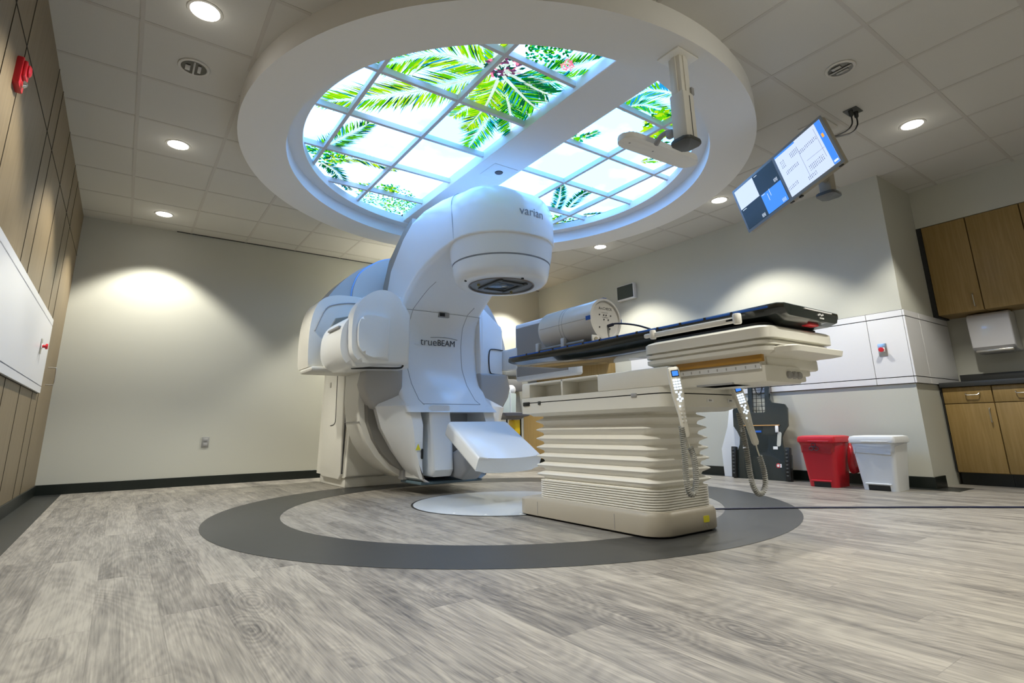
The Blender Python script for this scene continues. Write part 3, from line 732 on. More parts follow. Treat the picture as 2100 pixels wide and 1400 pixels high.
# stand with side panel, plinth
bm = BM(); prism(bm, [(-0.64, 0.10), (-0.62, 0.6), (-0.60, 1.4), (-0.62, 2.1), (-0.35, 2.36), (0.35, 2.36), (0.62, 2.1), (0.60, 1.4), (0.62, 0.6), (0.64, 0.10)], 5.80-CY, 6.85-CY, 'Y', 0.04, 3); obj('stand', bm, M_BEIGE, gan, 40)
bx('plinth', (-0.625, 5.84-CY, 0.0), (0.625, 6.72-CY, 0.12), M_BEIGE, gan, 0.01)
bm = BM(); prism(bm, [(5.88-CY, 0.13), (5.94-CY, 0.075), (6.55-CY, 0.075), (6.62-CY, 0.13), (6.58-CY, 1.9), (5.95-CY, 1.9)], -0.665, -0.62, 'X', 0.018, 3); sp = obj('stand_side_panel', bm, M_BEIGE, gan, 40)
bm = BM(); tube(bm, catmull([(-0.668, 6.16-CY, 1.55), (-0.668, 6.15-CY, 1.2), (-0.668, 6.13-CY, 0.75), (-0.668, 6.16-CY, 0.66), (-0.668, 6.30-CY, 0.64)], 5), 0.004, 6); obj('panel_groove', bm, M_LOGO, sp)
bx('key_lock', (-0.672, 6.36-CY, 1.07), (-0.664, 6.40-CY, 1.13), M_STEEL, sp, 0.002)
bm = BM(); tube(bm, [(-0.655, 5.86-CY, 0.14), (-0.645, 5.86-CY, 0.8), (-0.63, 5.88-CY, 1.5)], 0.008, 8); obj('edge_strip', bm, M_LOGO, gan)
# lower front cover: two pillars flared back to the drum, cavity between
def flare(s):
    bm = BM(); R = []
    front = [(0.478, 0.95), (0.484, 0.87), (0.488, 0.80), (0.475, 0.62), (0.45, 0.45), (0.41, 0.28), (0.35, 0.145), (0.30, 0.115)]
    back = [(0.49, 0.96), (0.62, 0.87), (0.715, 0.79), (0.655, 0.60), (0.53, 0.40), (0.40, 0.235), (0.30, 0.13), (0.24, 0.105)]
    FY = [4.875, 4.80, 4.69, 4.60, 4.60, 4.60, 4.60, 4.60]
    inner = [(0.345, 0.95), (0.345, 0.87), (0.345, 0.80), (0.345, 0.62), (0.345, 0.45), (0.345, 0.28), (0.335, 0.145), (0.29, 0.115)]
    for (fx, fz), (bx_, bz_), (ix, iz), fy_ in zip(front, back, inner, FY):
        R.append([(s*ix, fy_+0.005-CY, iz), (s*(fx-0.03), fy_-CY, fz), (s*fx, fy_+0.03-CY, fz), (s*(fx+(bx_-fx)*0.5), max(4.72, fy_+0.06)-CY, (fz+bz_)/2), (s*bx_, max(4.84, fy_+0.1)-CY, bz_), (s*(bx_-0.03), 4.985-CY, bz_), (s*ix, 4.995-CY, iz)])
    rings(bm, R, True, True); return obj('pillar_cover', bm, M_WHITE, gan, 32)
pl = flare(-1); flare(1)
bx('cavity_back', (-0.36, 4.98-CY, 0.12), (0.36, 5.1-CY, 0.80), M_GREYM, gan)
bx('cavity_floor', (-0.33, 4.66-CY, 0.088), (0.33, 5.1-CY, 0.115), mat('cavity_floor_blue', (0.10, 0.16, 0.2), 0.4), gan, 0.01)
bx('cavity_divider', (-0.10, 4.94-CY, 0.15), (-0.085, 4.985-CY, 0.76), M_BLACK, gan)
bx('warning_sticker', (-0.425, 4.594-CY, 0.395), (-0.365, 4.5995-CY, 0.47), M_LABELW, gan)
bm = BM(); prism(bm, [(-0.42, 0.40), (-0.37, 0.40), (-0.395, 0.455)], 4.592-CY, 4.5945-CY, 'Y'); obj('warning_triangle', bm, M_YEL, gan)
bm = BM(); prism(bm, [(-0.352+u, 0.365+v) for u, v in rrect(0.010, 0.045, 0.009)], 4.593-CY, 4.602-CY, 'Y'); obj('grip_slot', bm, M_BLACK, gan)

# side wings of the gantry (arm housings), symmetrical
def wing(s):
    bm = BM()
    pts = [(0.44, 1.90), (0.50, 1.86), (0.745, 1.68), (0.76, 1.63), (0.76, 1.16), (0.735, 1.08), (0.56, 0.90), (0.46, 0.84)]
    prism(bm, [(s*x, z) for x, z in pts], 4.90-CY, 5.12-CY, 'Y', 0.03, 3); w = obj('arm_housing', bm, M_WHITE, gan, 40)
    # scoop underneath
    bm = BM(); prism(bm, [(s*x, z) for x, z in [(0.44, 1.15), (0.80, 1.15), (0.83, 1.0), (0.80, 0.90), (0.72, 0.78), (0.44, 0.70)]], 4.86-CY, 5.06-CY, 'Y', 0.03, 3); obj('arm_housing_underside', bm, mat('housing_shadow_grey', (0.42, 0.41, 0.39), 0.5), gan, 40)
    return w
wing(-1); w = wing(1)
bm = BM(); tube(bm, catmull([(0.752, 4.893-CY, 1.415), (0.62, 4.893-CY, 1.42), (0.575, 4.893-CY, 1.40), (0.565, 4.893-CY, 1.28), (0.58, 4.893-CY, 1.17), (0.63, 4.893-CY, 1.15), (0.755, 4.893-CY, 1.145)], 5), 0.006, 6); obj('hatch_seam', bm, M_BLACK, w)

# left imaging source arm: near rounded head and far housing
fin = [(2.04, 1.15), (2.04, 1.60), (1.97, 1.70), (1.93, 1.735), (1.85, 1.785), (1.76, 1.795), (1.67, 1.765), (1.59, 1.70), (1.53, 1.61), (1.505, 1.50), (1.505, 1.33), (1.52, 1.22), (1.58, 1.15)]
fin = [tuple(v)[:2] for v in catmull([(x, z, 0) for x, z in fin[3:]]+[(1.64, 1.14, 0)], 5)] + [(2.04, 1.14), (2.04, 1.60), (1.985, 1.69)]
src = BM(); prism(src, [(x-CX, z) for x, z in fin], 4.45-CY, 4.60-CY, 'Y', 0.035, 4); sa = obj('imaging_source_arm', src, M_WHITE, gan, 42)
body = BM(); prism(body, [(x-CX, z) for x, z in [(2.10, 1.13), (2.10, 1.62), (1.75, 1.64)]+[tuple(v)[:2] for v in catmull([(1.66, 1.62, 0), (1.58, 1.585, 0), (1.50, 1.52, 0), (1.455, 1.43, 0), (1.445, 1.30, 0), (1.465, 1.20, 0), (1.52, 1.13, 0), (1.60, 1.115, 0)], 4)]], 4.56-CY, 5.14-CY, 'Y', 0.05, 4); obj('source_body', body, M_WHITE, sa, 42)
bx('body_groove', (1.445-CX, 4.64-CY, 1.455), (1.50-CX, 4.95-CY, 1.475), M_GREYM, sa, 0.004)
bm = BM(); prism(bm, [(x-CX, z) for x, z in [tuple(v)[:2] for v in catmull([(1.68, 1.185, 0), (1.60, 1.215, 0), (1.555, 1.28, 0), (1.545, 1.38, 0), (1.55, 1.47, 0), (1.585, 1.53, 0), (1.66, 1.55, 0), (1.83, 1.53, 0)], 5)]+[(1.83, 1.165)]], 4.405-CY, 4.47-CY, 'Y', 0.028, 4); obj('source_face_panel', bm, M_WHITE, sa, 45)
bm = BM(); tube(bm, catmull([(1.60-CX, 4.70-CY, 1.115), (1.75-CX, 4.55-CY, 1.110), (1.93-CX, 4.50-CY, 1.112), (1.985-CX, 4.49-CY, 1.125), (1.99-CX, 4.49-CY, 1.16)], 5), 0.009, 8); obj('edge_bumper', bm, M_BLACK, sa)
far = BM(); prism(far, [(x-CX, z) for x, z in [tuple(v)[:2] for v in catmull([(1.37, 1.17, 0), (1.36, 1.40, 0), (1.37, 1.60, 0), (1.41, 1.76, 0), (1.48, 1.85, 0), (1.60, 1.895, 0), (1.75, 1.905, 0)], 4)]+[(2.05, 1.905), (2.05, 1.165)]], 5.25-CY, 5.62-CY, 'Y', 0.03, 3); fa = obj('imaging_arm_housing', far, M_BEIGE, gan, 40)
bm = BM(); prism(bm, [(x-CX, z) for x, z in [(1.50, 1.46), (1.60, 1.66), (1.75, 1.70), (1.90, 1.70), (1.90, 1.20), (1.52, 1.28)]], 5.235-CY, 5.256-CY, 'Y', 0.006, 1); obj('housing_recess', bm, mat('recess_khaki', (0.30, 0.28, 0.22), 0.6), fa)
bm = BM(); tube(bm, catmull([(1.41-CX, 5.245-CY, 1.52), (1.50-CX, 5.245-CY, 1.74), (1.60-CX, 5.245-CY, 1.80), (1.75-CX, 5.245-CY, 1.83), (1.9-CX, 5.245-CY, 1.83)], 5), 0.006, 6); obj('housing_groove', bm, M_GREYM, fa)
bx('foot_plate', (1.36-CX, 5.1-CY, 1.12), (1.85-CX, 5.5-CY, 1.165), M_BEIGE, fa, 0.02)
bx('hazard_sticker', (1.86-CX, 5.236-CY, 1.76), (1.90-CX, 5.24-CY, 1.82), mat('hazard_amber', (0.5, 0.3, 0.02), 0.5), fa)

# detector panel on the right, standing parallel to the beam
dp = BM(); t_ = []
box(dp, (0.0, 0.0, 0.0), (0.10, 0.96, 0.62), 0.025, 3)
det = obj('imaging_detector', dp, M_WHITE, gan, 40); det.location = (3.44-CX, 4.23-CY, 1.365)
bm = BM(); box(bm, (-0.052, 0.03, 0.0), (0.008, 0.86, 0.55), 0.004, 1); obj('detector_frame', bm, M_LABELW, det)
bm = BM(); box(bm, (-0.056, 0.03, 0.0), (0.006, 0.83, 0.52), 0.003, 1); obj('detector_face', bm, mat('detector_taupe', (0.34, 0.31, 0.27), 0.5), det)
bx('detector_bracket', (3.36-CX, 4.66-CY, 1.19), (3.46-CX, 5.05-CY, 1.42), M_WHITE, gan, 0.02)

# portal imager below the head, tilted, with its strut
pi = BM()
outline = [(-0.30, -0.30), (0.30, -0.30), (0.30, 0.30), (-0.30, 0.30)]
t_ = bmesh.new(); bw = 0.312
top = []
for i in range(9):
    u = -1+i/4; top.append((u*bw, -0.30-0.03*(1-u*u)))
top += [(bw, 0.27), (bw-0.03, 0.30), (-bw+0.03, 0.30), (-bw, 0.27)]
prism(pi, top, -0.065, 0.065, 'Z', 0.028, 4)
epid = obj('portal_imager', pi, M_WHITE, gan, 45); epid.location = (0.0, 3.985-CY, 0.448); epid.rotation_euler = (math.radians(29), 0, 0)
bm = BM(); prism(bm, [(4.62-CY, 0.80), (4.93-CY, 0.80), (4.93-CY, 0.20), (4.88-CY, 0.16), (4.58-CY, 0.16), (4.54-CY, 0.22), (4.60-CY, 0.55)], -0.27, -0.05, 'X', 0.03, 3); obj('imager_strut', bm, M_WHITE, gan, 40)
bm = BM(); prism(bm, [(4.20-CY, 0.50), (4.9-CY, 0.28), (4.95-CY, 0.16), (4.45-CY, 0.13), (4.10-CY, 0.38)], -0.04, 0.16, 'X', 0.03, 3); obj('imager_strut', bm, M_GREYM, gan, 40)

# ------------------------------------------------------------------ turntable disc on the floor
t = thing('turntable_plate', 'pale grey round floor plate with dark rim under the treatment head', 'floor plate', (CX, CY, 0.0002))
bm = BM(); lathe(bm, [(0.0005, 0.004), (0.715, 0.004), (0.73, 0.001)], (0, 0, 0), 96); obj('plate', bm, M_DISC, t)
bm = BM(); lathe(bm, [(0.72, 0.0020), (0.742, 0.0020)], (0, 0, 0), 96); obj('rim', bm, M_BLACK, t)
for a in (-115, -135, -95, -155):
    bm = BM(); lathe(bm, [(0.0005, 0.006), (0.009, 0.006), (0.010, 0.004)], (0.69*math.cos(math.radians(a)), 0.69*math.sin(math.radians(a)), 0), 12); obj('bolt', bm, M_LABELW, t)

# ------------------------------------------------------------------ treatment couch
C2 = thing('treatment_couch', 'beige treatment couch with accordion pedestal and long black tabletop', 'treatment table', (CX, 2.5, 0))
def K(y): return y-2.5
def rr_ring(hx, y0, y1, r, z, n=6):
    hy = (y1-y0)/2; cy = (y0+y1)/2
    return [(u, K(cy)+v, z) for u, v in rrect(hx, hy, r, n)]
# base skirt
bm = BM(); rings(bm, [rr_ring(0.285, 1.99, 3.27, [0.14, 0.14, 0.12, 0.12], 0.012), rr_ring(0.285, 1.985, 3.27, [0.14, 0.14, 0.12, 0.12], 0.02), rr_ring(0.285, 1.985, 3.27, [0.14, 0.14, 0.12, 0.12], 0.105), rr_ring(0.272, 2.0, 3.14, 0.10, 0.125), rr_ring(0.262, 2.01, 3.10, 0.10, 0.130)]); base = obj('base_skirt', bm, M_BEIGE2, C2)
bm = BM(); rings(bm, [rr_ring(0.27, 2.0, 3.24, 0.12, 0.0055), rr_ring(0.27, 2.0, 3.24, 0.12, 0.02)]); obj('base_underside', bm, M_BLACK, C2)
bm = BM(); prism(bm, [(0.11+u, 0.070+v) for u, v in rrect(0.024, 0.017, 0.004)], K(1.982), K(1.986), 'Y'); obj('warning_label', bm, M_YEL, base)
bm = BM(); lathe(bm, [(0.010, K(1.983)), (0.013, K(1.983)), (0.013, K(1.9855))], (0.12, 0, 0.035), 20, 'Y'); obj('key_lock', bm, M_GREYM, base)
for sx_ in (-0.2865,):
    bx('skirt_seam', (sx_, K(2.30), 0.02), (sx_+0.003, K(2.303), 0.10), M_GREYM, base); bx('skirt_seam', (sx_, K(3.0), 0.02), (sx_+0.003, K(3.003), 0.10), M_GREYM, base)
# compressed lower pleats
bm = BM(); R = []
z = 0.125
for k in range(9):
    R.append(rr_ring(0.262, 2.015, 3.05, 0.10, z)); R.append(rr_ring(0.262, 2.015, 3.05, 0.10, z+0.0075))
    R.append(rr_ring(0.246, 2.031, 3.034, 0.10, z+0.0085)); R.append(rr_ring(0.246, 2.031, 3.034, 0.10, z+0.0125)); z += 0.0135
rings(bm, R); obj('lower_pleats', bm, M_BELLOW, C2)
# accordion bellows
bm = BM(); R = []; zs = [0.245+i*0.0575 for i in range(8)]
for i, z0 in enumerate(zs):
    g = 0.0
    R.append(rr_ring(0.232, 2.045, 3.02, 0.07, z0-0.004))
    R.append(rr_ring(0.238, 2.04, 3.025, 0.07, z0+0.010))
    R.append(rr_ring(0.262, 2.012, 3.055, 0.05, z0+0.027))
    R.append(rr_ring(0.2635, 2.010, 3.057, 0.05, z0+0.031))
    R.append(rr_ring(0.258, 2.015, 3.05, 0.05, z0+0.035))
    R.append(rr_ring(0.238, 2.04, 3.025, 0.07, z0+0.048))
R.append(rr_ring(0.25, 2.03, 3.035, 0.06, 0.705))
rings(bm, R); obj('bellows', bm, M_BELLOW, C2, 60)
# lift body
bm = BM(); rings(bm, [rr_ring(0.31, 1.90, 3.02, 0.05, 0.652), rr_ring(0.325, 1.86, 3.04, 0.05, 0.665), rr_ring(0.345, 1.83, 3.10, 0.05, 0.672), rr_ring(0.345, 1.83, 3.10, 0.05, 0.738)]); obj('body_lower', bm, M_BEIGE, C2)
bm = BM(); rings(bm, [rr_ring(0.335, 1.84, 3.09, 0.05, 0.736), rr_ring(0.335, 1.84, 3.09, 0.05, 0.745)]); obj('body_gap', bm, M_DARK, C2)
bm = BM()
rings(bm, [rr_ring(0.345, 1.83, 3.10, [0.05]*4, 0.744), rr_ring(0.345, 1.83, 3.10, 0.05, 0.775), rr_ring(0.320, 1.86, 3.06, 0.05, 0.778)])
# upper body shell with storage pockets on the left side
Y0, Y1, XW = K(1.80), K(3.07), 0.345
PY = [K(2.32), K(2.63), K(2.65), K(2.98)]
z0, z1 = 0.775, 0.875
box(bm, (0.02, (Y0+Y1)/2, (z0+z1)/2), (XW*2-0.24, Y1-Y0, z1-z0), 0.01)       # core
box(bm, (-0.22, (Y0+PY[0])/2, (z0+z1)/2), (0.25, PY[0]-Y0, z1-z0), 0.01)      # left shell nearest the foot
box(bm, (-0.22, (PY[1]+PY[2])/2, (z0+z1)/2), (0.25, 0.018, z1-z0), 0.003)
box(bm, (-0.22, (PY[3]+Y1)/2, (z0+z1)/2), (0.25, Y1-PY[3], z1-z0), 0.01)
box(bm, (-0.22, (PY[0]+PY[3])/2, z1-0.007), (0.25, PY[3]-PY[0], 0.014), 0.003)
box(bm, (0.22, (Y0+Y1)/2, (z0+z1)/2), (0.25, Y1-Y0, z1-z0), 0.01)
bu = obj('body_upper', bm, M_BEIGE, C2)
bx('latch', (-0.352, K(2.98), 0.722), (-0.335, K(3.05), 0.748), M_BLACK, bu, 0.003); bx('latch', (-0.352, K(2.86), 0.725), (-0.335, K(2.885), 0.748), M_DGREY, bu, 0.003); bx('latch', (-0.35, K(2.02), 0.728), (-0.34, K(2.06), 0.75), M_GREYM, bu, 0.003)
for dx in (0.03, 0.22):
    bx('specification_label', (dx-0.03, K(1.828), 0.698), (dx+0.03, K(1.8295), 0.716), M_LABELW, C2)
    text('label_print', 'III III', 0.012, (dx, K(1.8275), 0.707), FRONT, M_LOGO, C2, ext=0.0003)
# rail carriage under the tabletop (foot end)
bm = BM()
box(bm, (-0.0875, K(1.585), 0.802), (0.315, 0.50, 0.080), 0.008); box(bm, (-0.0875, K(1.60), 0.862), (0.32, 0.48, 0.05), 0.006); box(bm, (0.10, K(1.66), 0.83), (0.20, 0.36, 0.05), 0.006)
car = obj('rail_carriage', bm, M_BEIGE, C2)
bx('scale_strip', (-0.258, K(1.35), 0.822), (-0.242, K(1.80), 0.846), M_TAPEW, car)
for k in range(9): bx('scale_mark', (-0.2595, K(1.37+k*0.05), 0.828), (-0.2575, K(1.375+k*0.05), 0.840), M_GREYM, car)
bx('amber_strip', (-0.262, K(1.335), 0.854), (-0.24, K(1.81), 0.892), M_ORANGE, car, 0.003)
bx('vent_grille', (-0.257, K(1.50), 0.762), (-0.10, K(1.70), 0.770), M_GREYM, car)
bm = BM(); box(bm, (0.05, K(1.44), 0.862), (0.48, 0.18, 0.058), 0.012); box(bm, (0.02, K(1.43), 0.822), (0.40, 0.14, 0.035), 0.01); box(bm, (0.13, K(1.42), 0.792), (0.12, 0.10, 0.03), 0.008); obj('drive_housing', bm, M_BEIGE, C2)
for k in range(3):
    bm = BM(); lathe(bm, [(0.014, K(1.32)), (0.018, K(1.325)), (0.018, K(1.36))], (-0.05+k*0.045, 0.0, 0.800), 16, 'Y', True); obj('cable_port', bm, M_GREYM, C2)
# stepped slide cradle
bm = BM(); R = []
def cr(hx, y0, y1, z, r=0.06): R.append(rr_ring(hx, y0, y1, r, z))
cr(0.27, 1.31, 1.98, 0.886); cr(0.298, 1.285, 2.0, 0.900); cr(0.300, 1.28, 2.0, 0.918); cr(0.284, 1.30, 1.98, 0.920); cr(0.284, 1.30, 1.98, 0.927); cr(0.300, 1.28, 2.0, 0.929)
cr(0.302, 1.28, 2.0, 0.945); cr(0.284, 1.30, 1.98, 0.947); cr(0.284, 1.30, 1.98, 0.954); cr(0.305, 1.26, 2.0, 0.956); cr(0.305, 1.26, 2.0, 1.002); cr(0.296, 1.27, 1.99, 1.010); cr(0.27, 1.30, 1.97, 1.020)
rings(bm, R); obj('slide_cradle', bm, M_BEIGE, C2)
bm = BM(); rings(bm, [rr_ring(0.26, 1.31, 1.96, 0.05, 1.020), rr_ring(0.26, 1.31, 1.96, 0.05, 1.033)]); obj('cradle_gap', bm, M_DARK, C2)
# foot tray (wide plate sticking out at the foot end)
bm = BM(); rings(bm, [rr_ring(0.21, 1.215, 1.50, 0.05, 0.882), rr_ring(0.236, 1.19, 1.52, 0.05, 0.888), rr_ring(0.24, 1.185, 1.52, 0.05, 0.912), rr_ring(0.235, 1.19, 1.52, 0.05, 0.915), rr_ring(0.19, 1.23, 1.50, 0.05, 0.926)]); obj('foot_tray', bm, M_BEIGE, C2)
# side rail
bm = BM(); box(bm, (-0.312, K(1.64), 1.052), (0.026, 0.50, 0.026), 0.006); rail = obj('side_rail', bm, M_BELLOW, C2)
for yy, ss in ((1.40, 1.0), (1.90, 0.85)):
    bm = BM(); lathe(bm, [(0.017*ss, -0.024), (0.020*ss, -0.018), (0.020*ss, 0.018), (0.017*ss, 0.024)], (-0.318, K(yy), 1.055), 20, 'Z', True); box(bm, (-0.315, K(yy+0.03), 1.053), (0.02, 0.06, 0.022), 0.006)
    obj('rail_clamp', bm, M_BELLOW, rail)
bm = BM(); box(bm, (0.312, K(1.64), 1.052), (0.026, 0.50, 0.026), 0.006); obj('side_rail', bm, M_BELLOW, C2)
# tabletop: shallow boat section, thin at the head end, deep grip at the foot
bm = BM(); R = []
TT = [(1.198, 0.235, 1.075, 1.098, 0.20), (1.206, 0.255, 1.050, 1.104, 0.215), (1.235, 0.266, 1.035, 1.108, 0.20), (1.30, 0.266, 1.025, 1.108, 0.15), (1.42, 0.266, 1.030, 1.106, 0.17), (1.60, 0.266, 1.040, 1.104, 0.20),
      (2.0, 0.266, 1.020, 1.102, 0.20), (2.4, 0.266, 1.012, 1.100, 0.20), (2.75, 0.266, 1.015, 1.098, 0.19), (3.0, 0.266, 1.025, 1.092, 0.19), (3.25, 0.266, 1.030, 1.095, 0.17), (3.34, 0.264, 1.036, 1.093, 0.18), (3.372, 0.245, 1.046, 1.088, 0.17)]
for y, hw, zb, zt, wb in TT:
    h = zt-zb
    sec = [(hw-0.006, zt), (hw, zt-0.006), (hw, zt-min(0.022, h*0.5)), (hw-0.012, zt-h*0.62), (wb+0.02, zb+0.006), (wb, zb)]
    ring_ = [(x, K(y), z) for x, z in sec] + [(-x, K(y), z) for x, z in reversed(sec)]
    R.append(ring_)
rings(bm, R); tt = obj('tabletop', bm, M_CARBON, C2, 30)
for sx_ in (-1, 1):
    bm = BM(); box(bm, (sx_*0.267, K(2.30), 1.094), (0.004, 2.05, 0.009), 0.001, 1); e_ = obj('edge_strip', bm, M_BLUE, tt)
    for k in range(12): bx('index_notch', (sx_*0.268-0.003, K(1.45+k*0.15), 1.088), (sx_*0.268+0.003, K(1.463+k*0.15), 1.101), M_BLACK, e_)
bx('grip_slot', (-0.10, K(1.191), 1.09), (0.16, K(1.197), 1.094), M_LABELW, tt)
bm = BM()
for k in range(4): box(bm, (0.03+k*0.014, K(1.1955), 1.074+0.004*(k % 2)), (0.009, 0.004, 0.008))
for k in range(3): box(bm, (0.045+k*0.014, K(1.1955), 1.060), (0.008, 0.004, 0.006))
obj('foot_print', bm, M_LABELW, tt)
bx('release_lever', (0.00, K(1.225), 1.028), (0.09, K(1.27), 1.042), M_RED, tt, 0.006)

# hand pendants with coiled cords
def coil_path(ctrl, rad, turns):
    P = catmull(ctrl, 40); n = len(P); L = [0]
    for i in range(1, n): L.append(L[-1]+(P[i]-P[i-1]).length)
    out = []; N = turns*9; prev = None
    j = 0
    for k in range(N+1):
        s = L[-1]*k/N
        while j < n-2 and L[j+1] < s: j += 1
        f = (s-L[j])/max(1e-9, L[j+1]-L[j]); p = P[j].lerp(P[j+1], f); d = (P[j+1]-P[j]).normalized()
        if prev is None:
            a = d.cross(Vector((0, 1, 0))); a = a if a.length > 1e-3 else d.cross(Vector((1, 0, 0)))
        else: a = prev-d*prev.dot(d)
        a.normalize(); prev = a; b = d.cross(a); ang = 2*PI*turns*k/N
        out.append(p+rad*(a*math.cos(ang)+b*math.sin(ang)))
    return out
def pendant(label, loc, rz, tilt, cord, hook):
    t = thing('hand_pendant', label, 'hand control', loc, 0, 'lit hand controls hanging at the couch foot end')
    M = Matrix.Rotation(rz, 4, 'Z') @ Matrix.Rotation(tilt, 4, 'Y')
    bm = BM(); R = []
    for z, hw, hd in ((0.0, 0.022, 0.010), (-0.006, 0.028, 0.013), (-0.03, 0.031, 0.015), (-0.14, 0.030, 0.015), (-0.19, 0.024, 0.014), (-0.24, 0.019, 0.012), (-0.33, 0.019, 0.012), (-0.345, 0.013, 0.009)):
        R.append([tuple(M @ Vector((u, v, z))) for u, v in rrect(hw, hd, 0.009, 3)])
    rings(bm, R); body = obj('handset', bm, M_BEIGE, t)
    def pad(x, z, w, h, m, nm, par=body):
        bm = BM(); box(bm, (x, -0.0155, z), (w, 0.003, h), 0.001, 1); bm.transform(M); return obj(nm, bm, m, par)
    pad(0, -0.033, 0.038, 0.034, M_BLACK, 'display_bezel'); pad(0, -0.033, 0.031, 0.024, M_LCD, 'display').location = (M.to_3x3() @ Vector((0, -0.0012, 0)))
    for r_ in range(4):
        for c_ in range(3):
            pad(-0.014+c_*0.014, -0.066-r_*0.014, 0.011, 0.010, M_BTN, 'button')
    for (x, z) in ((-0.012, -0.125), (0.010, -0.128), (0.0, -0.137), (0, -0.150), (-0.011, -0.160), (0.011, -0.160), (0, -0.170)): pad(x, z, 0.011, 0.009, M_BTN, 'button')
    for k in range(5):
        pad(-0.008, -0.195-k*0.018, 0.008, 0.009, M_BTN if k == 0 else M_LABELW, 'button'); pad(0.009, -0.195-k*0.018, 0.008, 0.009, M_LABELW, 'button')
    end = M @ Vector((0, 0, -0.345))
    bm = BM(); tube(bm, catmull([end, end+Vector((0.004, 0, -0.02)), end+Vector(cord[0])], 6), 0.004, 8); obj('strain_relief', bm, M_BEIGE, t)
    bm = BM(); tube(bm, coil_path([end+Vector(c) for c in cord], 0.012, 62), 0.0036, 6); obj('coiled_cord', bm, M_COIL, t, 60)
    bm = BM(); box(bm, tuple(M @ Vector((0, 0.022, -0.05))), (0.05, 0.03, 0.08), 0.01); obj('holder', bm, M_BEIGE, t)
    return t
# (cord control points are relative to the handset's lower end)
pendant('lit hand control hanging on the nearest corner of the couch body', (2.235, 1.750, 0.862), math.radians(-30), math.radians(-7),
        [(0.012, -0.005, -0.05), (0.028, -0.01, -0.10), (0.030, -0.01, -0.20), (0.012, 0.0, -0.262), (-0.018, 0.0, -0.255), (-0.030, 0.0, -0.20), (-0.028, 0.0, -0.08), (-0.020, 0.01, 0.05)], None)
pendant('lit hand control hanging in front of the black positioning board', (2.785, 1.765, 0.80), math.radians(-30), math.radians(-14),
        [(0.012, -0.005, -0.06), (0.030, -0.01, -0.14), (0.026, -0.01, -0.21), (0.0, 0.0, -0.25), (-0.05, 0.0, -0.24), (-0.085, 0.0, -0.17), (-0.10, 0.0, 0.0), (-0.115, 0.01, 0.17)], None)

# ------------------------------------------------------------------ cylindrical phantom on the tabletop
t = thing('quality_check_phantom', 'cream cylindrical test phantom with blue tape marks lying on the couch top', 'test device', (2.575, 2.82, 1.104))
R_ = 0.140; zc = 0.033+R_
bm = BM(); lathe(bm, [(0.0005, 0.29), (R_-0.03, 0.29), (R_-0.01, 0.28), (R_, 0.255), (R_, -0.28), (R_-0.012, -0.285)], (0, 0, zc), 56, 'Y'); body = obj('cylinder_body', bm, M_PHAN, t)
bm = BM(); lathe(bm, [(R_+0.003, -0.262), (R_+0.004, -0.295), (R_-0.012, -0.297), (R_-0.014, -0.284), (0.0005, -0.284)], (0, 0, zc), 56, 'Y'); face = obj('end_plate', bm, M_PHAN, t)
bm = BM()
for a in range(0, 360, 2):
    pass
tube(bm, [((R_+0.0005)*math.cos(math.radians(a)), 0.03, zc+(R_+0.0005)*math.sin(math.radians(a))) for a in range(0, 361, 8)], 0.0012, 5)
tube(bm, [((R_+0.0005)*math.cos(math.radians(a)), 0.0, zc+(R_+0.0005)*math.sin(math.radians(a))) for a in range(0, 361, 8)], 0.0012, 5)
tube(bm, [(-R_-0.0005, -0.26, zc), (-R_-0.0005, 0.25, zc)], 0.0012, 5)
obj('alignment_line', bm, M_GREYM, body)
for a in (90, 180, 0):
    ar = math.radians(a); bm = BM(); box(bm, ((R_+0.006)*math.cos(ar), -0.275, zc+(R_+0.006)*math.sin(ar)), (0.030 if a == 90 else 0.004, 0.045, 0.004 if a == 90 else 0.028), 0.001, 1); obj('tape_mark', bm, M_BLUE, body)
text('end_plate_print', 'ArcCHECK', 0.026, (0.01, -0.2845, zc+0.075), FRONT, M_LOGO, face, ext=0.0004)
bm = BM()
for dx, dz in ((-0.05, 0.03), (-0.01, 0.03), (0.012, 0.03), (0.055, 0.03), (-0.01, 0.0), (0.03, 0.0), (-0.055, -0.055), (0.04, -0.06)): lathe(bm, [(0.005, -0.2845), (0.005, -0.288), (0.0005, -0.2885)], (dx, 0, zc+dz), 10, 'Y')
obj('connector_port', bm, M_LOGO, face)
bm = BM()
for a, b, c_, d in ((-0.028, 0.015, 0.03, 0.0155), (-0.028, 0.047, 0.03, 0.0475)): box(bm, ((a+c_)/2, -0.285, zc+b), (c_-a, 0.001, 0.0012))
obj('printed_line', bm, M_LOGO, face)
bm = BM(); tube(bm, [(-0.115, -0.20, 0.030), (-0.115, 0.30, 0.030)], 0.012, 12); tube(bm, [(0.115, -0.20, 0.030), (0.115, 0.30, 0.030)], 0.012, 12); obj('cradle_rod', bm, M_GREYM, t)
for yy in (0.0, 0.285):
    bm = BM()
    for s in (-1, 1): box(bm, (s*0.128, yy, 0.040), (0.03, 0.035, 0.075), 0.006)
    box(bm, (0, yy, 0.012), (0.26, 0.03, 0.018), 0.004); obj('cradle_foot', bm, M_BINW, t)
bm = BM(); box(bm, (-0.10, -0.289, 0.035), (0.07, 0.012, 0.05), 0.01); box(bm, (0.02, -0.288, 0.014), (0.22, 0.010, 0.02), 0.006); obj('clamp_bracket', bm, M_PHAN, t)
bm = BM(); tube(bm, [(-0.105, -0.294, 0.032), (-0.105, -0.302, 0.032)], 0.014, 14); obj('clamp_knob', bm, mat('tan_knob', (0.4, 0.36, 0.26), 0.5), t)
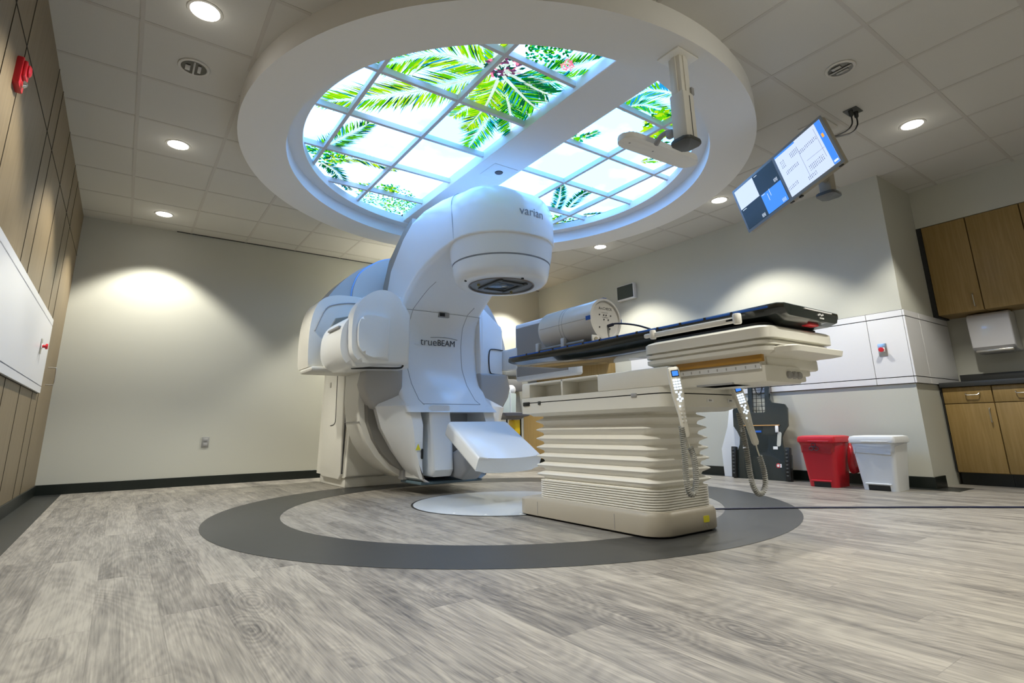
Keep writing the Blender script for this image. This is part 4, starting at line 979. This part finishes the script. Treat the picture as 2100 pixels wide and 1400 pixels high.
# its lead, running over the couch top
cab = BM(); tube(cab, catmull([(2.600, 2.528, 1.235), (2.603, 2.46, 1.240), (2.66, 2.34, 1.215), (2.72, 2.22, 1.16), (2.76, 2.12, 1.118), (2.78, 2.0, 1.114), (2.80, 1.8, 1.116)], 8), 0.006, 8)
tag(obj('data_lead', cab, M_CABLE), 'black lead plugged into the end of the cylindrical phantom', 'cable')
bm = BM(); tube(bm, [(2.600, 2.533, 1.235), (2.602, 2.49, 1.239)], 0.011, 12); obj('plug', bm, M_CABLE, bpy.data.objects['data_lead'])

# floor cable from the couch base to the right
bm = BM(); tube(bm, catmull([(2.90, 2.86, 0.008), (3.2, 2.64, 0.007), (3.5, 2.41, 0.007), (3.92, 2.10, 0.007), (4.31, 1.763, 0.007), (4.68, 1.44, 0.007), (4.99, 1.15, 0.007), (5.5, 0.68, 0.007)], 8), 0.006, 8)
tag(obj('floor_cable', bm, M_CABLE), 'dark blue cable running across the floor from the couch base to the right', 'cable')

# ------------------------------------------------------------------ ceiling arm (slim bar)
t = thing('ceiling_camera_arm', 'beige ceiling column holding a long rounded bar in front of the sky panels', 'ceiling mount', (2.57, 1.77, 2.812))
bx('ceiling_plate', (-0.10, -0.08, -0.012), (0.10, 0.08, 0.0), M_BELLOW, t, 0.004)
bm = BM(); box(bm, (0, 0, -0.14), (0.085, 0.085, 0.27), 0.008); box(bm, (-0.046, 0, -0.14), (0.010, 0.03, 0.27), 0.003); box(bm, (0, -0.046, -0.14), (0.03, 0.010, 0.27), 0.003); obj('upper_column', bm, M_BEIGE, t)
bm = BM(); box(bm, (0, 0, -0.42), (0.105, 0.105, 0.32), 0.012); lc = obj('lower_column', bm, M_BEIGE, t)
bx('column_slot', (0.0, -0.0545, -0.56), (0.006, -0.0515, -0.29), M_DGREY, lc)
bx('column_clamp', (0.03, -0.056, -0.27), (0.056, -0.035, -0.22), M_GREYM, t, 0.003)
bm = BM(); prism(bm, rrect(0.075, 0.068, 0.03), -0.60, -0.575, 'Z', 0.008, 3); obj('end_cap', bm, M_DGREY, t)
bm = BM(); tube(bm, catmull([(0.0, 0.05, -0.50), (-0.02, 0.10, -0.47), (-0.02, 0.16, -0.47), (0.0, 0.22, -0.49)], 5), 0.016, 10); box(bm, (-0.02, 0.09, -0.49), (0.04, 0.05, 0.05), 0.01); obj('swivel_bracket', bm, M_GREYM, t)
bm = BM(); prism(bm, rrect(0.345, 0.072, 0.070, 9), -0.02, 0.02, 'Z', 0.008, 3); b_ = obj('camera_bar', bm, M_BELLOW, t, 40); b_.location = (0.135, 0.305, -0.455); b_.rotation_euler = (0, 0, math.radians(-3))
for dx in (-0.27, -0.06):
    bm = BM(); lathe(bm, [(0.007, -0.021), (0.0005, -0.0225)], (dx, 0, 0), 12); obj('bar_screw', bm, M_GREYM, b_)

# ------------------------------------------------------------------ hanging monitor
t = thing('ceiling_monitor', 'grey double screen monitor hanging tilted from a ceiling arm at upper right', 'monitor', (4.455, 1.80, H))
bm = BM(); box(bm, (0, 0, -0.30), (0.095, 0.095, 0.60), 0.01); obj('column', bm, M_MONSIDE, t)
bx('ceiling_plate', (-0.11, -0.11, -0.012), (0.11, 0.11, 0.0), M_RIM, t, 0.004)
bm = BM(); prism(bm, rrect(0.082, 0.074, 0.03), -0.625, -0.60, 'Z', 0.008, 3); obj('end_cap', bm, M_DGREY, t)
WM, HM = 0.885, 0.40
mm = Matrix.Translation((3.80-4.455, 1.83-1.80, 2.352-H)) @ Euler((-0.09, 0.226, 1.326)).to_matrix().to_4x4()
def mpart(name, c, s, m, par, bev=0.0):
    bm = BM(); box(bm, c, s, bev); bm.transform(mm); return obj(name, bm, m, par)
cs = mpart('housing', (0, -0.028, 0), (WM-0.01, 0.045, HM-0.01), M_MONSIDE, t, 0.006)
bz = mpart('bezel', (0, -0.0, 0), (WM, 0.014, HM), M_GREYFRAME, t, 0.004)
def scr(nm, x0, x1, z0, z1, m, y=0.0078):
    return mpart(nm, ((x0+x1)/2, y, (z0+z1)/2), (abs(x1-x0), 0.0015, abs(z1-z0)), m, bz)
scr('screen', -0.425, -0.012, -0.178, 0.178, M_SCRW)
scr('screen_banner', -0.425, -0.380, -0.178, 0.178, M_SCRB, 0.0088)
scr('screen_icon', -0.408, -0.392, 0.045, 0.075, M_SCRO, 0.0095)
scr('screen_banner', -0.20, -0.012, 0.164, 0.178, M_SCRB, 0.0088)
scr('screen_icon', -0.420, -0.388, -0.165, -0.15, M_SCRTL, 0.0095)
bm = BM()
rt = random.Random(3)
for (u0, v0, nu, nv) in ((-0.35, 0.09, 12, 2), (-0.34, -0.06, 10, 3), (-0.20, 0.12, 6, 3), (-0.16, 0.02, 9, 2), (-0.10, -0.10, 8, 2), (-0.25, -0.13, 6, 2), (-0.07, 0.11, 3, 4)):
    for i in range(nu):
        for j in range(nv):
            box(bm, (u0+i*0.013, 0.0093, v0-j*0.016-i*0.001), (0.004, 0.0008, rt.choice([0.006, 0.010, 0.012])))
box(bm, (-0.20, 0.0093, 0.0), (0.0015, 0.0008, 0.26)); box(bm, (-0.30, 0.0093, -0.02), (0.15, 0.0008, 0.0015)); box(bm, (-0.36, 0.0093, 0.03), (0.0015, 0.0008, 0.24))
bm.transform(mm); obj('screen_text', bm, M_SCRT, bz)
scr('screen', 0.012, 0.425, -0.178, 0.178, M_SCRK)
scr('screen_panel', 0.222, 0.422, 0.004, 0.176, M_SCRW, 0.0088)
scr('screen_panel', 0.014, 0.212, -0.176, -0.004, M_SCRB, 0.0088)
bm = BM()
for (u0, v0) in ((0.03, 0.02), (0.03, -0.16), (0.235, -0.16)):
    for i in range(4):
        box(bm, (u0+0.004+i*0.009, 0.0096, v0+0.006), (0.003, 0.0008, 0.030-0.004*(i % 2)))
for (u, v, w, h) in ((0.19, 0.165, 0.03, 0.004), (0.39, -0.010, 0.04, 0.004), (0.19, -0.012, 0.03, 0.004), (0.13, -0.03, 0.003, 0.06), (0.155, -0.055, 0.003, 0.06)):
    box(bm, (u, 0.0096, v), (w, 0.0008, h))
bm.transform(mm); obj('screen_text', bm, M_SCRTL, bz)
mpart('mount_plate', (-0.16, -0.07, 0.0), (0.14, 0.05, 0.14), M_MONSIDE, t, 0.008)
p0 = mm @ Vector((-0.16, -0.09, 0.0))
bm = BM(); tube(bm, [p0, Vector((0.0, 0, -0.48))], 0.028, 12); obj('support_arm', bm, M_MONSIDE, t)
bm = BM(); q0 = mm @ Vector((-0.16, -0.09, -0.05)); tube(bm, [q0, q0+Vector((0.10, 0.02, -0.03))], 0.025, 12); box(bm, tuple(mm @ Vector((-0.38, -0.085, -0.12))), (0.07, 0.05, 0.07), 0.015); obj('tilt_knob', bm, M_DGREY, t)
for u, v in ((-0.40, -0.196), (0.02, -0.196), (-0.06, -0.205)):
    mpart('cable_clip', (u, -0.02, v), (0.03, 0.02, 0.012), M_BLACK, t, 0.003)
# cable outlet in the ceiling
t2 = thing('ceiling_cable_outlet', 'small ceiling plate with two black cables running to the hanging monitor', 'outlet', (4.44, 1.52, H-0.003))
bx('plate', (-0.06, -0.05, -0.004), (0.06, 0.05, 0.0), M_DGREY, t2, 0.001)
for k, (dx, dy) in enumerate(((-0.03, 0.005), (0.025, -0.01))):
    bm = BM(); tube(bm, [(dx, dy, -0.002), (dx, dy, -0.045), (dx, dy, -0.055)], [0.017, 0.015, 0.009], 12); obj('plug', bm, M_BLACK, t2)
    e0 = mm @ Vector((-0.36-0.01*k, -0.055, 0.06)) + t.location - t2.location
    bm = BM(); tube(bm, catmull([(dx, dy, -0.05), (dx-0.02, dy, -0.13), (dx-0.18, dy, -0.25), tuple(e0)], 8), 0.006, 8); obj('cable', bm, M_BLACK, t2)

# ------------------------------------------------------------------ alcove: bulkhead, cabinets, worktop, dispenser
bm = BM(); box(bm, ((6.66+XA)/2, (YF+YA)/2-0.001, (2.565+H)/2), (XA-6.66, YA-YF-0.002, H-2.565)); struct('trim_7', bm, M_WALL)
def handle(par, x, y, z, vert=True, L=0.12):
    bm = BM()
    if vert: pth = [(x, y, z-L/2), (x-0.022, y, z-L/2), (x-0.030, y, z-L/2+0.01), (x-0.030, y, z+L/2-0.01), (x-0.022, y, z+L/2), (x, y, z+L/2)]
    else: pth = [(x, y-L/2, z), (x-0.022, y-L/2, z-0.01), (x-0.030, y-L/2+0.01, z-0.02), (x-0.030, y+L/2-0.01, z-0.02), (x-0.022, y+L/2, z-0.01), (x, y+L/2, z)]
    tube(bm, pth, 0.005, 8); return obj('handle', bm, M_STEEL, par)
def upper_unit(y1, y0, label, hy):
    t = thing('wall_cabinet', label, 'cabinet', (6.68, y0, 1.615), 0, 'wood wall cabinets above the worktop')
    w = y1-y0
    bx('body', (0.0, 0.002, 0.0), (0.32, w-0.002, 0.945), M_WOODC, t)
    d = bx('door', (-0.02, 0.003, 0.002), (0.0, w-0.003, 0.943), M_WOODC, t, 0.002)
    handle(d, -0.02, hy-y0, 0.105)
upper_unit(1.865, 1.495, 'wood wall cabinet nearest the column, above the towel dispenser', 1.555)
upper_unit(1.493, 1.085, 'wood wall cabinet second from the column, reaching the picture edge', 1.03+0.1)
upper_unit(1.083, 0.675, 'wood wall cabinet beyond the right picture edge', 0.74)
bx_ = bx('trim_8', (6.665, 1.867, 1.60), (6.98, YA-0.001, 2.565), M_REVEAL); bx_['kind'] = 'structure'
def base_unit(y1, y0, label, hy, vis):
    t = thing('base_cabinet', label, 'cabinet', (6.42, y0, 0.0), 0, 'wood base cabinets under the dark worktop')
    w = y1-y0
    bx('body', (0.0, 0.002, 0.11), (0.57, w-0.002, 0.885), M_WOODC, t)
    bx('toe_kick', (0.05, 0.0, 0.0), (0.55, w, 0.11), M_BASE, t)
    dr = bx('drawer', (-0.02, 0.003, 0.735), (0.0, w-0.003, 0.880), M_WOODC, t, 0.002)
    d = bx('door', (-0.02, 0.003, 0.115), (0.0, w-0.003, 0.728), M_WOODC, t, 0.002)
    handle(dr, -0.02, hy[0]-y0, 0.825, False, 0.10)
    h = handle(d, -0.02, hy[1]-y0, 0.62)
    return h
base_unit(1.885, 1.515, 'wood base cabinet beside the column with drawer and door', (1.655, 1.555), 1)
base_unit(1.513, 1.12, 'wood base cabinet at the right picture edge with drawer and door', (1.30, 1.16), 1)
base_unit(1.118, 0.70, 'wood base cabinet beyond the right picture edge', (0.92, 0.75), 1)
bx('trim_9', (6.405, 1.887, 0.11), (6.98, YA-0.014, 0.885), M_REVEAL)['kind'] = 'structure'
wt = bx('worktop', (6.37, 0.60, 0.886), (XA-0.002, YA-0.02, 0.93), M_TOP, None, 0.003)
tag(wt, 'dark grey worktop on the wood base cabinets beside the column', 'worktop')
bm = BM(); box(bm, (XA-0.012, 1.24, 0.98), (0.018, 1.28, 0.10), 0.002); obj('backsplash', bm, M_TOP, wt)
t = thing('towel_dispenser', 'white paper towel dispenser on the alcove wall above the worktop', 'dispenser', (XA-0.003, 1.515, 1.22))
bm = BM(); prism(bm, [(-0.005, 0.0), (-0.19, 0.02), (-0.225, 0.05), (-0.235, 0.33), (-0.215, 0.37), (-0.18, 0.385), (0.0, 0.385)], -0.165, 0.165, 'Y', 0.012, 3); obj('cover', bm, mat('dispenser_plastic', (0.62, 0.62, 0.66), 0.18, coat=0.6), t, 40)
bx('paper_slot', (-0.20, -0.12, -0.012), (-0.06, 0.12, 0.012), M_GREYM, t, 0.004); bx('slot_lip', (-0.225, -0.14, 0.0), (-0.19, 0.14, 0.02), M_STEEL, t, 0.004)

# ------------------------------------------------------------------ bins
def bin_(nm, label, loc, m, mb, hy, bag_tail):
    t = thing(nm, label, 'bin', loc)
    bm = BM(); R = []
    for z, hx, hyy, r in ((0.0, 0.135, hy, 0.035), (0.05, 0.138, hy+0.004, 0.035), (0.38, 0.155, hy+0.035, 0.03), (0.40, 0.156, hy+0.036, 0.03)):
        R.append([(u, v, z) for u, v in rrect(hx, hyy, r, 5)])
    rings(bm, R); obj('body', bm, m, t, 40)
    # foot recess and pedal
    bx('foot_recess', (-0.142, -hy+0.05, -0.0), (-0.126, hy-0.05, 0.045), M_BLACK, t, 0.004)
    bm = BM(); tube(bm, [(-0.147, -hy+0.035, 0.055), (-0.149, -hy+0.045, 0.056), (-0.149, hy-0.045, 0.056), (-0.147, hy-0.035, 0.055)], 0.006, 8); obj('pedal', bm, m, t)
    bm = BM(); R = []
    for z, hx, hyy, r in ((0.395, 0.165, hy+0.040, 0.03), (0.402, 0.172, hy+0.050, 0.03), (0.430, 0.174, hy+0.052, 0.03), (0.452, 0.165, hy+0.044, 0.03), (0.460, 0.13, hy+0.02, 0.03)):
        R.append([(u, v, z) for u, v in rrect(hx, hyy, r, 5)])
    rings(bm, R); lid = obj('lid', bm, m, t, 40)
    bm = BM(); tube(bm, [(-0.174, -hy+0.0, 0.412), (-0.176, hy-0.06, 0.412)], 0.004, 6); obj('lid_lip', bm, m, lid)
    # bag turned over the rim
    bm = BM(); R = []; rb = random.Random(5); n = len(rrect(0.1, 0.1, 0.02, 6))
    ph = [rb.uniform(0, 6) for _ in range(4)]
    for k, z in enumerate((0.398, 0.385, 0.365, 0.345, 0.325, 0.312)):
        sec = rrect(0.158-0.0004*k, hy+0.038-0.0030*k, 0.03, 6)
        out = []
        for i, (u, v) in enumerate(sec):
            s = 1+0.012*math.sin(i*2.1+ph[0]+k*0.9)+0.010*math.sin(i*5.3+ph[1]-k*1.4)
            out.append((u*s-0.004, v*s, z+0.012*math.sin(i*1.3+ph[2])*(k/5)))
        R.append(out)
    rings(bm, R, True, False); obj('bag', bm, mb, t, 80)
    if bag_tail:
        bm = BM(); R = []
        for z, w, d in ((0.39, 0.02, 0.01), (0.33, 0.06, 0.02), (0.22, 0.085, 0.03), (0.14, 0.07, 0.03), (0.115, 0.03, 0.012)):
            R.append([(0.10+u, -hy-0.055-d+v+(0.40-z)*0.02, z) for u, v in rrect(w, d, 0.01, 4)])
        rings(bm, R); obj('bag_tail', bm, mb, t, 60)
    return t
rb_ = bin_('pedal_bin', 'red pedal bin with red bag turned over the rim against the right wall', (5.515, 2.63, 0), M_RED, M_REDBAG, 0.125, True)
bm = BM()
for a in (90, 210, 330):
    ar = math.radians(a); bm2 = [(0.0+0.026*math.cos(ar)+0.020*math.cos(math.radians(q)), 0.36+0.022*math.sin(ar)+0.016*math.sin(math.radians(q))) for q in range(0, 361, 30)]
    tube(bm, [(-0.168, u+0.02, v-0.005) for u, v in bm2], 0.003, 5)
obj('hazard_mark', bm, M_LOGO, rb_)
bin_('pedal_bin', 'white pedal bin with clear bag between the red bin and the column', (5.56, 2.175, 0), M_BINW, mat('clear_bag', (0.62, 0.66, 0.72), 0.15, coat=0.5), 0.135, False)

# ------------------------------------------------------------------ black positioning board leaning on the wall
t = thing('positioning_board', 'black patient positioning board with a cut-out neck leaning against the right wall', 'medical board', (5.655, 3.385, 0.0))
lean = Matrix.Rotation(math.radians(8), 4, 'Y')
def bpart(name, bm, m, par, sm=35):
    bm.transform(lean); return obj(name, bm, m, par, sm)
out_l = [(0.33, 0.0), (0.335, 0.26), (0.27, 0.30), (0.245, 0.36), (0.24, 0.44), (0.27, 0.50), (0.315, 0.56), (0.32, 0.74), (0.295, 0.785), (0.15, 0.81), (0.125, 0.85), (0.125, 1.10)]
win = [(0.075, 0.70), (0.075, 1.06)]
# left and right half outlines around the neck window so that it stays open
bm = BM()
body = [(x, z) for x, z in out_l if z <= 0.81]
poly = [(0.0, 0.0)] + body + [(0.125, 0.85), (0.125, 1.10), (0.078, 1.10), (0.072, 0.715), (0.060, 0.705), (0.0, 0.705)]
for s in (-1, 1):
    prism(bm, [(s*x, z) for x, z in poly], -0.012, 0.012, 'X')
bo = bpart('board_body', bm, M_CARBON, t)
bm = BM(); box(bm, (0, 0, 1.085), (0.024, 0.16, 0.03)); bpart('head_bar', bm, M_CARBON, t)
bm = BM()
for k in range(8): tube(bm, [(0, -0.075, 0.73+k*0.045), (0, 0.075, 0.73+k*0.045)], 0.003, 5)
for u in (-0.035, 0.035): tube(bm, [(0, u, 0.705), (0, u*0.8, 0.90), (0, u*1.4, 1.08)], 0.004, 5)
tube(bm, catmull([(0, -0.05, 0.98), (0, 0, 0.90), (0, 0.05, 0.98)], 6), 0.005, 5)
bpart('neck_lattice', bm, M_BLACK, t)
bm = BM(); box(bm, (-0.020, 0.0, 0.565), (0.008, 0.46, 0.008)); bpart('amber_bar', bm, mat('amber_bar', (0.65, 0.35, 0.12), 0.4), t)
for u in (-0.20, 0.20):
    bm = BM(); box(bm, (-0.020, u, 0.525), (0.008, 0.035, 0.07), 0.002); bpart('bar_bracket', bm, M_LABELW, t)
bm = BM(); box(bm, (-0.014, 0.02, 0.50), (0.002, 0.08, 0.022), 0.001); bpart('blue_mark', bm, M_BLUE, t)
for s, zz in ((-1, 0.40),):
    bm = BM(); R = []
    prism(bm, [(s*0.215+u*1.0+0.12*v*s, zz+0.02+v) for u, v in rrect(0.022, 0.075, 0.02)], -0.0135, 0.0135, 'X'); bpart('grip_hole', bm, M_WALL, t)
for u, z, w, h in ((-0.20, 0.15, 0.055, 0.035), (0.18, 0.33, 0.05, 0.03), (-0.17, 0.33, 0.05, 0.03)):
    bm = BM(); box(bm, (-0.0135, -u if False else u, z), (0.002, w, h)); bpart('label', bm, M_LABELW, t)
bm = BM(); lathe(bm, [(0.0005, -0.0150), (0.022, -0.0150), (0.024, -0.012)], (0, -0.19, 0.15), 16, 'X'); bpart('round_sticker', bm, M_RED, t)
bm = BM(); lathe(bm, [(0.0005, -0.0155), (0.014, -0.0155), (0.015, -0.012)], (0, -0.19, 0.15), 16, 'X'); bpart('round_sticker_centre', bm, M_LABELW, t)
for s in (-1, 1):
    bm = BM(); box(bm, (-0.02, s*0.305, 0.17), (0.05, 0.055, 0.33), 0.006); pr = bpart('side_rack', bm, M_BLACK, t)
    bm = BM()
    for k in range(8): box(bm, (-0.047, s*0.305, 0.05+k*0.036), (0.008, 0.022, 0.016), 0.003)
    bpart('rack_tooth', bm, M_DGREY, pr)
# clear curved panel behind, partly visible left of the board
t = thing('padded_board', 'pale grey board leaning on the wall behind the black positioning board', 'medical board', (5.76, 3.62, 0.0))
bm = BM(); prism(bm, [(-0.36, 0.0), (0.28, 0.0), (0.30, 0.30), (0.20, 0.55), (0.16, 0.80), (-0.1, 0.80), (-0.26, 0.50), (-0.36, 0.45)], -0.01, 0.01, 'X', 0.004); bm.transform(Matrix.Rotation(math.radians(4), 4, 'Y')); obj('panel', bm, M_BINW, t)

# ------------------------------------------------------------------ far corner: tall cabinet, lower cabinet, trolley, small wall box
t = thing('corner_cabinet', 'tall wood cabinet in the far right corner behind the test cylinder', 'cabinet', (5.48, 5.62, 0.0))
bx('upper_body', (0.06, 0.0, 1.52), (0.385, 1.76, 2.32), M_WOODC, t)
for k in range(3): bx('upper_door', (0.04, 0.002+k*0.587, 1.522), (0.06, 0.585+k*0.587, 2.318), M_WOODC, t, 0.002)
bx('lower_body', (0.28, 0.0, 0.93), (0.385, 1.76, 1.52), M_WOODC, t)
bx('base_body', (0.0, 0.0, 0.10), (0.385, 1.76, 0.88), M_WOODC, t); bx('toe_kick', (0.04, 0.0, 0.0), (0.38, 1.76, 0.10), M_BASE, t)
for k in range(3): bx('base_door', (-0.02, 0.002+k*0.587, 0.105), (0.0, 0.585+k*0.587, 0.875), M_WOODC, t, 0.002)
bx('counter', (-0.03, -0.01, 0.88), (0.385, 1.77, 0.93), M_TOP, t, 0.003)
t = thing('tray_table', 'grey tray table with a yellow bin below beside the machine', 'trolley', (4.56, 6.50, 0.0))
bm = BM(); R = []
for z, hx, hy in ((0.70, 0.13, 0.12), (0.73, 0.16, 0.15), (0.75, 0.22, 0.2), (0.79, 0.24, 0.21), (0.795, 0.235, 0.205), (0.765, 0.20, 0.18)):
    R.append([(u, v, z) for u, v in rrect(hx, hy, 0.03, 4)])
rings(bm, R); obj('tray', bm, mat('slate_plastic', (0.12, 0.125, 0.15), 0.4), t)
bm = BM()
for dx, dy in ((-0.15, -0.1), (0.15, -0.1), (-0.15, 0.1), (0.15, 0.1)): pass
for i, (dx, dy) in enumerate(((-0.12, -0.1), (0.12, -0.1), (-0.12, 0.1), (0.12, 0.1))):
    b2 = BM(); tube(b2, [(dx, dy, 0.0), (dx, dy, 0.71)], 0.012, 8); obj('leg', b2, M_BLACK, t)
bm.free()
bx('yellow_bin', (0.02, -0.10, 0.48), (0.12, 0.06, 0.695), mat('bin_yellow', (0.85, 0.55, 0.01), 0.4), t, 0.01)
bx('shelf', (-0.13, -0.11, 0.45), (0.13, 0.11, 0.475), M_BLACK, t, 0.004)
t = thing('glove_holder', 'clear holder with a white cloth standing on the grey tray table', 'holder', (4.52, 6.50, 0.767))
bm = BM(); prism(bm, [(-0.15, 0.0), (0.12, 0.0), (0.13, 0.30), (-0.02, 0.34), (-0.20, 0.20)], -0.05, 0.05, 'Y', 0.01); obj('clear_panel', bm, M_GREENGLASS, t)
bx('divider', (0.015, -0.058, 0.02), (0.027, -0.052, 0.33), M_LABELW, t)
bm = BM(); lathe(bm, [(0.0005, 0.06), (0.05, 0.05), (0.07, 0.02), (0.07, -0.03), (0.04, -0.06), (0.0005, -0.065)], (0.07, 0, 0.355), 16, 'X'); obj('white_cloth', bm, M_LABELW, t, 60)
t = thing('wall_dispenser', 'grey dispenser box on the back wall between the machine and its side panel', 'dispenser', (5.18, YB, 1.22))
bx('housing', (-0.14, -0.12, 0.20), (0.14, 0.0, 0.60), mat('dispenser_grey', (0.40, 0.42, 0.42), 0.35), t, 0.02)
bx('window', (-0.10, -0.126, 0.50), (0.10, -0.118, 0.55), M_DGREY, t, 0.003)
bx('drip_tray', (-0.14, -0.14, -0.05), (0.18, 0.0, 0.14), M_GREYM, t, 0.01)
